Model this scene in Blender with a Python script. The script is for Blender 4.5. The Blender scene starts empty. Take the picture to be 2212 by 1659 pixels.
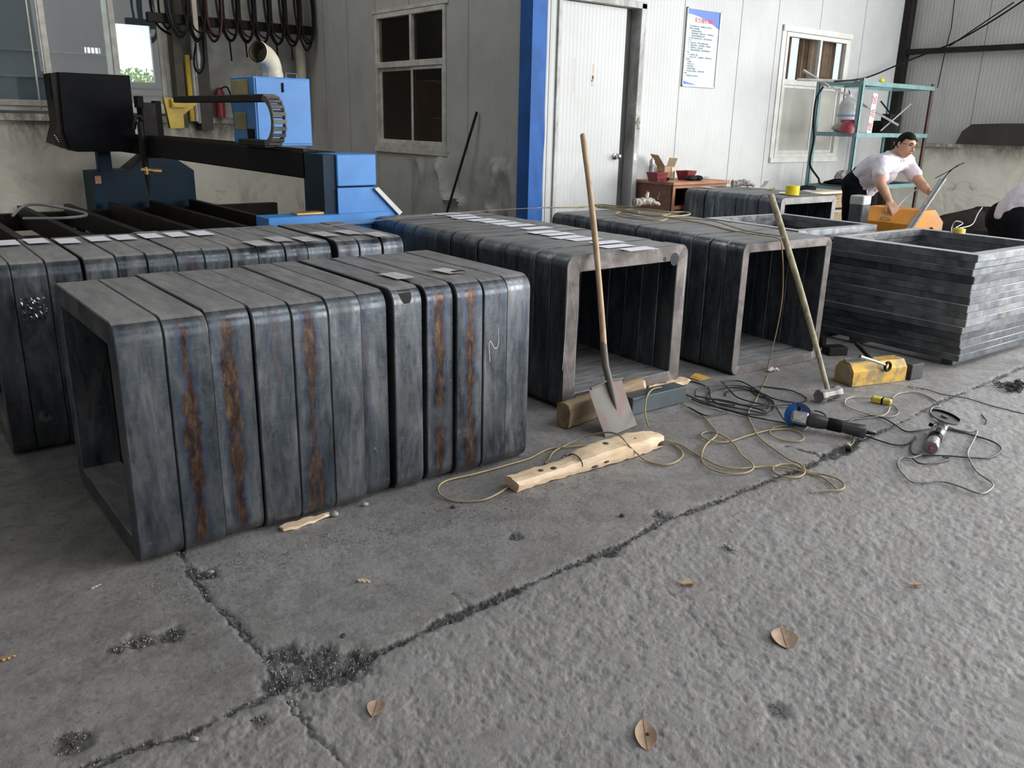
import bpy, bmesh, math, random
import numpy as np
from mathutils import Vector, Matrix, Euler
PI = math.pi
random.seed(7)
SC = bpy.context.scene
COL = SC.collection
# ------------------------------------------------------------------ camera
F, PITCH, ROLL, YAW, HC = 1821.0, 0.302, 0.022, 0.68, 1.5
IW, IH = 2212, 1659
_f = Vector((math.sin(YAW), math.cos(YAW), 0)); _r = Vector((math.cos(YAW), -math.sin(YAW), 0))
FW = _f*math.cos(PITCH) - Vector((0, 0, 1))*math.sin(PITCH)
_u = _r.cross(FW)
RT = _r*math.cos(ROLL) + _u*math.sin(ROLL); UP = _u*math.cos(ROLL) - _r*math.sin(ROLL)
CAM = Vector((0, 0, HC))
cd = bpy.data.cameras.new('camera'); cam = bpy.data.objects.new('camera', cd); COL.objects.link(cam)
cd.sensor_width = 36; cd.lens = 36*F/IW; cd.clip_start = .05; cd.clip_end = 200
cam.matrix_world = Matrix(((RT.x, UP.x, -FW.x, 0), (RT.y, UP.y, -FW.y, 0), (RT.z, UP.z, -FW.z, HC), (0, 0, 0, 1)))
SC.camera = cam
# ------------------------------------------------------------------ world, lights, exposure
SC.view_settings.view_transform = 'Standard'; SC.view_settings.look = 'None'
SC.view_settings.exposure = 0.0; SC.view_settings.gamma = 1; SC.view_settings.use_curve_mapping = False
SC.cycles.use_denoising = True
SC.cycles.max_bounces = 6; SC.cycles.diffuse_bounces = 4; SC.cycles.glossy_bounces = 4
SC.cycles.sample_clamp_indirect = 6
W = bpy.data.worlds.new('overcast_sky'); SC.world = W; W.use_nodes = True
bg = W.node_tree.nodes['Background']; bg.inputs[0].default_value = (.93, .96, 1, 1); bg.inputs[1].default_value = 1.25
def area(name, loc, target, sx, sy, power, col=(1, 1, 1)):
    l = bpy.data.lights.new(name, 'AREA'); l.shape = 'RECTANGLE'; l.size = sx; l.size_y = sy; l.energy = power; l.color = col
    o = bpy.data.objects.new(name, l); COL.objects.link(o); o.location = loc
    o.rotation_euler = (Vector(target)-Vector(loc)).to_track_quat('-Z', 'Y').to_euler(); return o
area('daylight_end_doorway', (11.7, -1.9, 2.5), (4.0, 2.2, .5), 8.4, 4.4, 860, (1, .985, .97))
area('daylight_side_opening', (9.0, -5.8, 2.8), (6.0, 3.5, .6), 7.5, 4.4, 520, (1, .985, .97))
area('fill_light_roof', (6.5, 0.0, 5.5), (6.5, 0.5, 0), 8, 3, 260, (.97, .98, 1))  # added fill lamp, brightens the floor and the tops of the stacks
area('fill_light_rear', (1.5, 8.2, 5.45), (1.8, 9.0, 0), 4.5, 2.4, 90, (1, .98, .93))  # added fill lamp over the machine, lifts the left wall
area('fill_light_next_bay', (2.5, 12.6, 3.6), (3.0, 13.5, 1.5), 3, 1.5, 6, (.93, .97, 1))  # added fill lamp inside the neighbouring bay
area('fill_light_store_room', (5.9, 8.4, 3.6), (5.4, 7.6, 1.4), .6, .6, 40.0, (1, .8, .6))  # added fill lamp that makes the cartons visible
area('daylight_office_window', (9.9, 8.3, 2.8), (9.6, 6.1, 2.3), 1.2, 1.6, 26, (1, .99, .96))
# ------------------------------------------------------------------ pixel rays met with real planes (layout taken from the photograph)
def ray(px, py): return FW + RT*((px-IW/2)/F) + UP*((IH/2-py)/F)
def onz(px, py, z=0.): d = ray(px, py); return CAM + d*((z-HC)/d.z)
def onx(px, py, x): d = ray(px, py); return CAM + d*(x/d.x)
def ony(px, py, y): d = ray(px, py); return CAM + d*(y/d.y)
def dep(px, py, D): return CAM + ray(px, py)*D
# ------------------------------------------------------------------ node materials
def new_mat(name):
    m = bpy.data.materials.new(name); m.use_nodes = True; nt = m.node_tree
    return m, nt, nt.nodes['Principled BSDF']
def N(nt, t, **kw):
    n = nt.nodes.new(t)
    for k, v in kw.items():
        if k.startswith('i_'): n.inputs[k[2:].replace('_', ' ')].default_value = v
        else: setattr(n, k, v)
    return n
def L(nt, a, b): nt.links.new(a, b)
def mix(nt, fac, a, b, blend='MIX'):
    n = nt.nodes.new('ShaderNodeMix'); n.data_type = 'RGBA'; n.blend_type = blend
    for i, v in ((0, fac), (6, a), (7, b)):
        if hasattr(v, 'links') or isinstance(v, bpy.types.NodeSocket): L(nt, v, n.inputs[i])
        else: n.inputs[i].default_value = v if i == 0 else (*v[:3], 1)
    return n.outputs[2]
def mth(nt, op, a, b=0., c=None, clamp=False):
    n = nt.nodes.new('ShaderNodeMath'); n.operation = op; n.use_clamp = clamp
    for i, v in enumerate((a, b) if c is None else (a, b, c)):
        if isinstance(v, bpy.types.NodeSocket): L(nt, v, n.inputs[i])
        else: n.inputs[i].default_value = v
    return n.outputs[0]
def ss(nt, v, lo, hi, a=0., b=1.):
    n = nt.nodes.new('ShaderNodeMapRange'); n.interpolation_type = 'SMOOTHSTEP'
    L(nt, v, n.inputs[0]); n.inputs[1].default_value = lo; n.inputs[2].default_value = hi; n.inputs[3].default_value = a; n.inputs[4].default_value = b
    return n.outputs[0]
def noise(nt, vec, scale, detail=4, rough=.55, dist=0., sx=1, sy=1, sz=1):
    if (sx, sy, sz) != (1, 1, 1):
        mp = N(nt, 'ShaderNodeMapping'); mp.inputs['Scale'].default_value = (sx, sy, sz); L(nt, vec, mp.inputs[0]); vec = mp.outputs[0]
    n = N(nt, 'ShaderNodeTexNoise'); n.inputs['Scale'].default_value = scale; n.inputs['Detail'].default_value = detail
    n.inputs['Roughness'].default_value = rough; n.inputs['Distortion'].default_value = dist; L(nt, vec, n.inputs['Vector']); return n.outputs[0]
def ramp(nt, fac, *st):
    n = nt.nodes.new('ShaderNodeValToRGB'); e = n.color_ramp.elements
    while len(e) < len(st): e.new(.5)
    for k, (p, c) in zip(e, st): k.position = p; k.color = (*c, 1)
    L(nt, fac, n.inputs[0]); return n.outputs[0]
def bump(nt, h, strength, dist, bsdf, prev=None):
    n = N(nt, 'ShaderNodeBump'); n.inputs['Strength'].default_value = strength; n.inputs['Distance'].default_value = dist
    L(nt, h, n.inputs['Height'])
    if prev is not None: L(nt, prev, n.inputs['Normal'])
    L(nt, n.outputs[0], bsdf.inputs['Normal']); return n.outputs[0]
def mat(name, c1, c2=None, scale=6, rough=.6, metal=0., bmp=.2, bd=.004, stretch=(1, 1, 1), lo=.35, hi=.65, r2=None, spec=.5, detail=5):
    """blotchy two-tone procedural surface"""
    m, nt, b = new_mat(name)
    if c2 is None: c2 = tuple(v*.72 for v in c1)
    co = N(nt, 'ShaderNodeTexCoord').outputs['Object']
    oi = N(nt, 'ShaderNodeObjectInfo').outputs['Random']
    va = N(nt, 'ShaderNodeVectorMath', operation='ADD'); L(nt, co, va.inputs[0]); cx = N(nt, 'ShaderNodeCombineXYZ')
    L(nt, mth(nt, 'MULTIPLY', oi, 37.), cx.inputs[0]); L(nt, mth(nt, 'MULTIPLY', oi, 17.), cx.inputs[1]); L(nt, cx.outputs[0], va.inputs[1])
    v = va.outputs[0]
    n1 = noise(nt, v, scale, detail, .6, .3, *stretch)
    L(nt, mix(nt, ss(nt, n1, lo, hi), c1, c2), b.inputs['Base Color'])
    b.inputs['Metallic'].default_value = metal; b.inputs['Specular IOR Level'].default_value = spec
    if r2 is None: b.inputs['Roughness'].default_value = rough
    else: L(nt, ss(nt, n1, lo, hi, rough, r2), b.inputs['Roughness'])
    if bmp: bump(nt, noise(nt, v, scale*6, 4, .6, 0., *stretch), bmp, bd, b)
    return m
def plain(name, c, rough=.5, metal=0., spec=.5):
    m, nt, b = new_mat(name); b.inputs['Base Color'].default_value = (*c, 1); b.inputs['Roughness'].default_value = rough
    b.inputs['Metallic'].default_value = metal; b.inputs['Specular IOR Level'].default_value = spec
    co = N(nt, 'ShaderNodeTexCoord').outputs['Object']
    L(nt, mix(nt, ss(nt, noise(nt, co, 14, 3), .3, .7), c, tuple(v*.86 for v in c)), b.inputs['Base Color']); return m
# ------------------------------------------------------------------ mesh builder
class MB:
    def __init__(s): s.v = []; s.f = []
    def add(s, vs, fs):
        k = len(s.v); s.v += [tuple(p) for p in vs]; s.f += [tuple(i+k for i in f) for f in fs]; return s
    def box(s, a, b, M=None, c=0.):
        """box between two corners, chamfered by c on every edge"""
        a = Vector(a); b = Vector(b)
        lo = [min(a[i], b[i]) for i in range(3)]; hi = [max(a[i], b[i]) for i in range(3)]
        if c <= 0:
            vs = [Vector((x, y, z)) for z in (lo[2], hi[2]) for y in (lo[1], hi[1]) for x in (lo[0], hi[0])]
            fs = [(0, 2, 3, 1), (4, 5, 7, 6), (0, 1, 5, 4), (2, 6, 7, 3), (0, 4, 6, 2), (1, 3, 7, 5)]
        else:
            bm = bmesh.new(); bmesh.ops.create_cube(bm, size=1)
            for v in bm.verts: v.co = Vector([lo[i]+(v.co[i]+.5)*(hi[i]-lo[i]) for i in range(3)])
            c = min(c, .45*min(hi[i]-lo[i] for i in range(3)))
            bmesh.ops.bevel(bm, geom=list(bm.edges), offset=c, segments=1, affect='EDGES')
            bm.verts.index_update(); vs = [v.co.copy() for v in bm.verts]; fs = [[v.index for v in f.verts] for f in bm.faces]; bm.free()
        if M is not None: vs = [M @ v for v in vs]
        return s.add(vs, fs)
    def prism(s, pts, ex):
        ex = Vector(ex); n = len(pts); vs = [Vector(p) for p in pts] + [Vector(p)+ex for p in pts]
        return s.add(vs, [tuple(range(n-1, -1, -1)), tuple(range(n, 2*n))] + [(i, (i+1) % n, (i+1) % n+n, i+n) for i in range(n)])
    def tube(s, pts, r, n=8, cap=True, closed=False):
        pts = [Vector(p) for p in pts]; m = len(pts); rs = r if hasattr(r, '__len__') else [r]*m
        up = None; rings = []
        for i, p in enumerate(pts):
            t = (pts[(i+1) % m]-pts[i-1]) if closed else (pts[min(i+1, m-1)]-pts[max(i-1, 0)])
            if t.length < 1e-9: t = Vector((0, 0, 1))
            t.normalize()
            if up is None: up = Vector((0, 0, 1)) if abs(t.z) < .9 else Vector((1, 0, 0))
            a = t.cross(up)
            if a.length < 1e-6: a = t.orthogonal()
            a.normalize(); b = a.cross(t).normalized(); up = b
            rings.append([p+(a*math.cos(2*PI*j/n)+b*math.sin(2*PI*j/n))*rs[i] for j in range(n)])
        vs = [q for rg in rings for q in rg]; fs = []
        for i in range(m if closed else m-1):
            for j in range(n):
                k = ((i+1) % m)*n; fs.append((i*n+j, i*n+(j+1) % n, k+(j+1) % n, k+j))
        if cap and not closed: fs += [tuple(range(n-1, -1, -1)), tuple(range((m-1)*n, m*n))]
        return s.add(vs, fs)
    def cyl(s, a, b, r, n=16, r2=None): return s.tube([a, b], [r, r if r2 is None else r2], n)
    def lathe(s, prof, M, n=20):
        vs = [M @ Vector((r*math.cos(2*PI*j/n), r*math.sin(2*PI*j/n), z)) for r, z in prof for j in range(n)]
        fs = [(i*n+j, i*n+(j+1) % n, (i+1)*n+(j+1) % n, (i+1)*n+j) for i in range(len(prof)-1) for j in range(n)]
        return s.add(vs, fs + [tuple(range(n-1, -1, -1)), tuple(range((len(prof)-1)*n, len(prof)*n))])
    def ball(s, c, r, n=10, sc=(1, 1, 1), M=None):
        c = Vector(c); vs = []; 
        for i in range(n+1):
            th = PI*i/n
            for j in range(2*n):
                ph = PI*j/n; p = Vector((math.sin(th)*math.cos(ph)*sc[0], math.sin(th)*math.sin(ph)*sc[1], math.cos(th)*sc[2]))*r
                vs.append(c+(M @ p if M else p))
        return s.add(vs, [(i*2*n+j, (i+1)*2*n+j, (i+1)*2*n+(j+1) % (2*n), i*2*n+(j+1) % (2*n)) for i in range(n) for j in range(2*n)])
    def sheet(s, grid, th=.001):
        """thin solid sheet from a grid of points"""
        h = len(grid); w = len(grid[0]); g = [[Vector(p) for p in r] for r in grid]; nrm = []
        for i in range(h):
            for j in range(w):
                a = g[min(i+1, h-1)][j]-g[max(i-1, 0)][j]; b = g[i][min(j+1, w-1)]-g[i][max(j-1, 0)]
                q = a.cross(b); nrm.append(q.normalized() if q.length > 1e-12 else Vector((0, 0, 1)))
        top = [g[i][j] for i in range(h) for j in range(w)]; bot = [p-n_*th for p, n_ in zip(top, nrm)]; K = h*w
        fs = []
        for i in range(h-1):
            for j in range(w-1):
                q = (i*w+j, (i+1)*w+j, (i+1)*w+j+1, i*w+j+1); fs += [q, tuple(k+K for k in reversed(q))]
        bd = [j for j in range(w)] + [i*w+w-1 for i in range(1, h)] + [(h-1)*w+j for j in range(w-2, -1, -1)] + [i*w for i in range(h-2, 0, -1)]
        for a, b in zip(bd, bd[1:]+bd[:1]): fs.append((a, b, b+K, a+K))
        return s.add(top+bot, fs)
    def build(s, name, m, parent=None, smooth=None, org=None):
        me = bpy.data.meshes.new(name); vs = s.v
        if org is not None: o_ = Vector(org); vs = [(x-o_.x, y-o_.y, z-o_.z) for x, y, z in vs]
        me.from_pydata(vs, [], s.f); me.validate(); me.update()
        bm = bmesh.new(); bm.from_mesh(me); bmesh.ops.recalc_face_normals(bm, faces=bm.faces); bm.to_mesh(me); bm.free()
        if m: me.materials.append(m)
        if smooth is not None:
            me.polygons.foreach_set('use_smooth', [True]*len(me.polygons)); me.set_sharp_from_angle(angle=math.radians(smooth))
        return link(name, me, parent, org if parent is None else None)
def link(name, me, parent=None, loc=None):
    o = bpy.data.objects.new(name, me); COL.objects.link(o)
    if parent is not None: o.parent = parent
    if loc is not None: o.location = loc
    return o
def tag(o, label, cat, group=None, kind=None):
    o['label'] = label; o['category'] = cat
    if group: o['group'] = group
    if kind: o['kind'] = kind
    return o
def struct(o): o['kind'] = 'structure'; return o
def thing(name, label, cat, loc=(0, 0, 0), rz=0., group=None, rot=None):
    o = bpy.data.objects.new(name, None); COL.objects.link(o); o.location = loc; o.rotation_euler = rot or (0, 0, rz); o.empty_display_size = .1
    return tag(o, label, cat, group)
def spline(pts, sub=5):
    P = [Vector(p) for p in pts]; out = []
    for i in range(len(P)-1):
        a, b, c, d = P[max(i-1, 0)], P[i], P[i+1], P[min(i+2, len(P)-1)]
        for k in range(sub):
            t = k/sub; out.append(.5*((2*b)+(c-a)*t+(2*a-5*b+4*c-d)*t*t+(3*b-3*c+d-a)*t**3))
    return out+[P[-1]]
def rotz(a): return Matrix.Rotation(a, 4, 'Z')
ORD = ['first', 'second', 'third', 'fourth', 'fifth', 'sixth', 'seventh', 'eighth', 'ninth', 'tenth', 'eleventh', 'twelfth', 'thirteenth', 'fourteenth', 'fifteenth', 'sixteenth']
# ------------------------------------------------------------------ materials
def steel_mat(name, flat=False):
    """hot-rolled plate with blue-grey mill scale, heat-tint stripes and dusty top"""
    m, nt, b = new_mat(name)
    tc = N(nt, 'ShaderNodeTexCoord'); co = tc.outputs['Object']; oi = N(nt, 'ShaderNodeObjectInfo').outputs['Random']
    def att(n): a = N(nt, 'ShaderNodeAttribute'); a.attribute_type = 'OBJECT'; a.attribute_name = n; return a.outputs['Fac']
    rust, cen, wid = att('rust'), att('stripe_at'), att('stripe_wide')
    cx = N(nt, 'ShaderNodeCombineXYZ'); L(nt, mth(nt, 'MULTIPLY', oi, 43.), cx.inputs[0]); L(nt, mth(nt, 'MULTIPLY', oi, 19.), cx.inputs[1]); L(nt, mth(nt, 'MULTIPLY', oi, 71.), cx.inputs[2])
    va = N(nt, 'ShaderNodeVectorMath', operation='ADD'); L(nt, co, va.inputs[0]); L(nt, cx.outputs[0], va.inputs[1]); v = va.outputs[0]
    st = (1, 1, 1) if flat else (3.2, .8, .8)
    n1 = noise(nt, v, 3.2, 9, .68, .4, *st); n2 = noise(nt, v, 9, 5, .6, .8, *st); n3 = noise(nt, v, 26, 5, .6, .2, 1, 1, 1)
    base = ramp(nt, n1, (.30, (.030, .036, .045)), (.44, (.075, .09, .105)), (.56, (.13, .145, .16)), (.70, (.25, .265, .28)))
    base = mix(nt, ss(nt, n2, .5, .72, 0, .55), base, (.15, .125, .115))
    base = mix(nt, ss(nt, n3, .58, .72, 0, .35), base, (.03, .033, .037))
    scr = noise(nt, v, 5, 5, .7, 0, 3, 3, 26) if not flat else noise(nt, v, 5, 5, .7, 0, 2, 2, 20)
    base = mix(nt, ss(nt, scr, .60, .70, 0, .38), base, (.30, .32, .34))
    sp = N(nt, 'ShaderNodeSeparateXYZ'); L(nt, co, sp.inputs[0])
    nz = N(nt, 'ShaderNodeNewGeometry').outputs['True Normal']
    sn = N(nt, 'ShaderNodeSeparateXYZ'); L(nt, nz, sn.inputs[0])
    side = ss(nt, mth(nt, 'ABSOLUTE', sn.outputs[2]), .85, .25)
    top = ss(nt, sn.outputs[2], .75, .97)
    if not flat:
        wob = mth(nt, 'MULTIPLY', mth(nt, 'SUBTRACT', noise(nt, v, 15, 5, .65, 0, .4, 1, 1), .5), .05)
        wid = mth(nt, 'MULTIPLY', wid, ss(nt, noise(nt, v, 3.5, 3, .6, 0, .2, 1, 1), .30, .62, .35, 1.15))
        d = mth(nt, 'ABSOLUTE', mth(nt, 'ADD', mth(nt, 'SUBTRACT', sp.outputs[0], cen), wob))
        core = ss(nt, mth(nt, 'SUBTRACT', d, wid), -.010, .004, 1, 0)
        halo = ss(nt, mth(nt, 'SUBTRACT', d, wid), -.002, .022, 1, 0)
        brk = ss(nt, noise(nt, v, 4, 3, .5, 0, .2, 1, 1), .26, .44)
        k = mth(nt, 'MULTIPLY', mth(nt, 'MULTIPLY', rust, side), brk)
        base = mix(nt, mth(nt, 'MULTIPLY', halo, mth(nt, 'MULTIPLY', k, .8)), base, (.045, .07, .125))
        tint = ramp(nt, noise(nt, v, 20, 7, .72, .25, 2.2, .7, .7), (.34, (.022, .02, .034)), (.46, (.06, .036, .03)), (.58, (.12, .075, .045)), (.75, (.28, .20, .12)))
        base = mix(nt, mth(nt, 'MULTIPLY', core, k), base, tint)
        base = mix(nt, mth(nt, 'MULTIPLY', ss(nt, noise(nt, v, 11, 5, .65, .5), .62, .72), mth(nt, 'MULTIPLY', side, att('scale_loss'))), base, (.5, .49, .46))
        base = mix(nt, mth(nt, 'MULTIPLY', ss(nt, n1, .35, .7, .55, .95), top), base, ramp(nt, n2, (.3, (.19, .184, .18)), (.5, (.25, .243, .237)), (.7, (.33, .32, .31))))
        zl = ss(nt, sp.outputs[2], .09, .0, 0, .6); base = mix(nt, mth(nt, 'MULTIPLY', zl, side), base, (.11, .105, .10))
    else:
        bright = att('bright'); base = mix(nt, bright, base, ramp(nt, noise(nt, v, 5, 5, .6, .5), (.35, (.13, .14, .155)), (.5, (.23, .25, .27)), (.7, (.34, .345, .355))))
        base = mix(nt, mth(nt, 'MULTIPLY', top, .8), base, (.46, .44, .435))
        base = mix(nt, ss(nt, noise(nt, v, 4, 4), .6, .7, 0, .45), base, (.22, .19, .15))
    L(nt, base, b.inputs['Base Color'])
    L(nt, mth(nt, 'MULTIPLY', ss(nt, top, 0, 1, .72, .05), 1), b.inputs['Metallic'])
    L(nt, mth(nt, 'ADD', ss(nt, n2, .3, .7, .24, .5), mth(nt, 'MULTIPLY', top, .2)), b.inputs['Roughness'])
    p = bump(nt, n3, .25, .002, b); bump(nt, noise(nt, v, 90, 3, .6, 0, .25, 1.5, 1.5), .18, .0012, b, p)
    return m
M_STEEL = steel_mat('mill_scale_steel'); M_FLAT = steel_mat('flat_bar_steel', True)
M_CUT = mat('ground_steel_face', (.20, .175, .165), (.12, .108, .105), 9, .5, .45, .25, .002, r2=.65)
M_CHALK = plain('chalk', (.85, .85, .86), .9)
M_PAPER = mat('paper', (.86, .87, .93), (.8, .81, .88), 5, .8, 0, 0)
M_PAPER2 = mat('dusty_paper', (.58, .57, .58), (.44, .44, .44), 8, .85, 0, 0)
def wall_mat(name, c1, c2, dirt=(.25, .23, .2), ribs=True, lowdirt=1.3, rough=.45, amt=.5):
    m, nt, b = new_mat(name); co = N(nt, 'ShaderNodeNewGeometry').outputs['Position']
    sp = N(nt, 'ShaderNodeSeparateXYZ'); L(nt, co, sp.inputs[0])
    n1 = noise(nt, co, .9, 5, .6, .3); n2 = noise(nt, co, 3.5, 6, .65, .6, 1, 1, .35)
    c = mix(nt, ss(nt, n1, .3, .7), c1, c2)
    low = ss(nt, sp.outputs[2], lowdirt, .1, 0, .75)
    c = mix(nt, mth(nt, 'MULTIPLY', ss(nt, n2, .5, .78), mth(nt, 'ADD', low, .22)), c, dirt)
    c = mix(nt, ss(nt, noise(nt, co, 7, 6, .7, 1.), .66, .8, 0, amt), c, tuple(v*.6 for v in dirt))
    if not ribs:
        soot = mth(nt, 'MULTIPLY', ss(nt, sp.outputs[2], 1.02, 1.40), ss(nt, noise(nt, co, 5, 7, .75, .5, 1, 1, .4), .38, .62))
        c = mix(nt, mth(nt, 'MULTIPLY', soot, .8), c, tuple(v*.7 for v in dirt))
        c = mix(nt, ss(nt, noise(nt, co, 2.1, 8, .75, 1.2), .57, .72, 0, .65), c, tuple(v*1.2 for v in dirt))
    L(nt, c, b.inputs['Base Color']); b.inputs['Roughness'].default_value = rough
    h = mth(nt, 'MULTIPLY', noise(nt, co, 1.6, 3, .5, .6), 1.)
    p = bump(nt, mth(nt, 'MULTIPLY', h, ss(nt, sp.outputs[2], 1.7, .6, .35, 1.6)), .8, .05, b)
    if ribs:
        s = mth(nt, 'ADD', sp.outputs[0], sp.outputs[1]); w = mth(nt, 'SINE', mth(nt, 'MULTIPLY', s, 2*PI/.0465))
        bump(nt, ss(nt, w, .55, 1.), .55, .0035, b, p)
    return m
M_PANEL = wall_mat('white_sandwich_panel', (.54, .56, .555), (.46, .48, .475), (.42, .4, .36), amt=.1)
M_PANELG = wall_mat('dusty_sandwich_panel', (.50, .50, .485), (.41, .41, .40), (.10, .095, .085), lowdirt=1.6, amt=.45)
M_ENDP = wall_mat('end_wall_sheet', (.50, .50, .48), (.40, .40, .38), (.2, .19, .17), amt=.4)
M_PLASTER = wall_mat('old_plaster', (.82, .80, .70), (.70, .68, .58), (.17, .14, .10), ribs=False, lowdirt=.9, rough=.9, amt=.6)
M_DARKGAP = plain('joint_shade_black', (.02, .02, .02), .9)  # near-black colour stands in for shade in panel joints and door gap
M_ROOF = mat('roof_sheet', (.30, .31, .32), (.22, .23, .24), 1, .7)
M_BLUETRIM = mat('blue_trim_paint', (.03, .13, .42), (.025, .10, .32), 3, .6, 0, .3, .01, spec=.25)
M_BLUE = mat('machine_blue_paint', (.055, .27, .68), (.045, .22, .58), 4, .42, 0, .05)
M_NAVY = mat('dark_teal_and_shaded_blue', (.006, .030, .058), (.004, .02, .04), 3, .5, 0, .05, spec=.2)  # also carries the shade on the near carriage's left side
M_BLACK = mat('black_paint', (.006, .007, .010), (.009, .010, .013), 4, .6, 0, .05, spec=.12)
M_BLACKM = mat('greasy_black_steel', (.012, .010, .009), (.022, .019, .016), 6, .55, .2, .2, spec=.25)
M_YELLOW = mat('yellow_paint', (.62, .44, .035), (.5, .34, .03), 5, .5, 0, .1)
M_PVC = mat('cream_pvc', (.72, .68, .55), (.62, .57, .45), 4, .35, 0, 0)
M_ALU = mat('dull_aluminium', (.55, .56, .55), (.42, .43, .41), 9, .45, .4, .05)
M_WFRAME = mat('white_window_frame', (.62, .62, .57), (.45, .44, .39), 7, .5, 0, .1)
M_WFRAME2 = mat('clean_window_frame', (.72, .72, .69), (.62, .62, .58), 7, .5, 0, .05)
M_WOODH = mat('shovel_handle_wood', (.50, .35, .22), (.36, .24, .14), 8, .5, 0, .15, .002, (3, 3, .4))
M_WOODO = mat('old_hammer_handle_wood', (.40, .35, .24), (.20, .17, .11), 9, .6, 0, .2, .002, (3, 3, .4))
M_PINE = mat('fresh_split_pine', (.80, .63, .44), (.62, .45, .28), 7, .75, 0, .5, .006, (.5, 4, 4), lo=.4, hi=.7)
M_TIMBER = mat('dirty_timber', (.38, .28, .17), (.24, .17, .10), 6, .8, 0, .5, .005, (.4, 4, 4))
M_BARK = mat('dark_knot', (.05, .032, .022), (.1, .06, .04), 30, .8, 0, .4)
M_RUSTBLADE = mat('scraped_rusty_blade', (.115, .11, .09), (.15, .08, .07), 7, .55, .0, .2, .002, (1.5, 1.5, .5), .48, .66, r2=.6)
M_RUST = mat('rusty_iron', (.13, .075, .05), (.07, .045, .035), 10, .75, .2, .3)
M_HAMMER = mat('worn_hammer_steel', (.17, .16, .155), (.28, .27, .26), 14, .5, .5, .3)
M_TEALSTEEL = mat('primed_steel_bar', (.075, .095, .105), (.10, .12, .13), 5, .5, .3, .1)
M_TEAL = mat('teal_shelf_paint', (.13, .24, .245), (.18, .30, .31), 7, .45, 0, .1)
M_ORANGE = mat('orange_machine_paint', (.72, .30, .03), (.62, .24, .025), 3, .4, 0, .03)
M_CABWOOD = mat('varnished_brown_wood', (.24, .10, .055), (.17, .07, .04), 5, .45, 0, .05, .002, (1, 1, 3))
M_CABEDGE = mat('orange_brown_wood_edge', (.50, .24, .13), (.38, .18, .10), 6, .5, 0, .05)
M_RED = mat('red_plastic', (.27, .03, .04), (.19, .02, .03), 6, .4, 0, 0)
M_CARD = mat('cardboard', (.46, .33, .20), (.38, .27, .16), 5, .85, 0, .05)
M_CLOTH = mat('dirty_white_cloth', (.62, .58, .54), (.27, .23, .21), 26, .95, 0, .6, .004)
M_SACK = mat('grey_sack', (.42, .39, .35), (.3, .28, .25), 9, .95, 0, .4)
M_GLASSW = None
M_LEAF = mat('dry_leaf', (.46, .33, .22), (.33, .23, .15), 22, .6, 0, .3, .001)
M_STONE = mat('pale_stone', (.42, .41, .39), (.3, .29, .28), 30, .8)
M_SOOT = mat('black_grit', (.03, .03, .03), (.06, .06, .06), 30, .8)
M_CORDY = mat('yellow_rubber_cord', (.42, .33, .16), (.27, .22, .13), 9, .5, 0, .1)
M_CORDK = mat('black_rubber_cord', (.022, .026, .03), (.05, .055, .06), 12, .45, 0, .1)
M_CORDG = mat('grey_green_cord', (.10, .12, .12), (.3, .31, .28), 7, .5, 0, .1)
M_PLUG = mat('yellow_plastic', (.66, .52, .08), (.5, .4, .07), 9, .4, 0, .05)
M_SKIN = mat('skin', (.50, .29, .19), (.42, .235, .15), 9, .5, 0, .02)
M_SHIRT = mat('white_shirt_cotton', (.66, .63, .70), (.60, .57, .64), 5, .85, 0, .5, .006)
M_TROUS = mat('black_trouser_cloth', (.006, .006, .008), (.010, .010, .013), 6, .95, 0, .2, spec=.08)
M_HAIR = mat('black_hair', (.006, .005, .005), (.011, .010, .009), 60, .8, 0, .5, spec=.1)
M_CURTAIN = mat('brown_curtain', (.33, .20, .13), (.22, .13, .085), 4, .9, 0, .2)
M_BRASS = mat('brass_torch', (.55, .36, .15), (.4, .25, .1), 12, .4, .6, .1)
M_TAPE = plain('yellow_tape', (.82, .66, .02), .25)
M_CHROME = mat('bright_steel', (.62, .62, .64), (.45, .45, .47), 12, .25, .9, .05)
def glass_mat(name, tint, rough=.03, alpha=.25):
    m, nt, b = new_mat(name); out = nt.nodes['Material Output']
    tr = N(nt, 'ShaderNodeBsdfTransparent'); tr.inputs[0].default_value = (*tint, 1)
    gl = N(nt, 'ShaderNodeBsdfGlossy'); gl.inputs['Roughness'].default_value = rough; gl.inputs[0].default_value = (.9, .92, .92, 1)
    fr = N(nt, 'ShaderNodeFresnel'); fr.inputs[0].default_value = 1.35; bk = N(nt, 'ShaderNodeNewGeometry').outputs['Backfacing']
    ms = N(nt, 'ShaderNodeMixShader'); L(nt, mth(nt, 'MULTIPLY', mth(nt, 'ADD', fr.outputs[0], alpha, clamp=True), mth(nt, 'SUBTRACT', 1., bk)), ms.inputs[0]); L(nt, tr.outputs[0], ms.inputs[1]); L(nt, gl.outputs[0], ms.inputs[2])
    L(nt, ms.outputs[0], out.inputs[0]); return m
M_GLASS = glass_mat('window_glass', (.90, .94, .94), .02, .0)
M_GLASSD = glass_mat('dusty_dark_glass', (.42, .41, .38), .35, .0)
M_FROST = mat('frosted_film', (.50, .50, .45), (.42, .42, .38), 2, .3, 0, 0)
def text_mesh(name, body, size, m, parent, Mx, ext=.0006):
    cu = bpy.data.curves.new(name, 'FONT'); cu.body = body; cu.size = size; cu.extrude = ext; cu.align_x = 'CENTER'; cu.align_y = 'CENTER'; cu.resolution_u = 2
    o = bpy.data.objects.new(name, cu); COL.objects.link(o); dg = bpy.context.evaluated_depsgraph_get(); dg.update()
    me = bpy.data.meshes.new_from_object(o.evaluated_get(dg)); bpy.data.objects.remove(o); me.transform(Mx); me.materials.clear(); me.materials.append(m)
    return link(name, me, parent)
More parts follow.
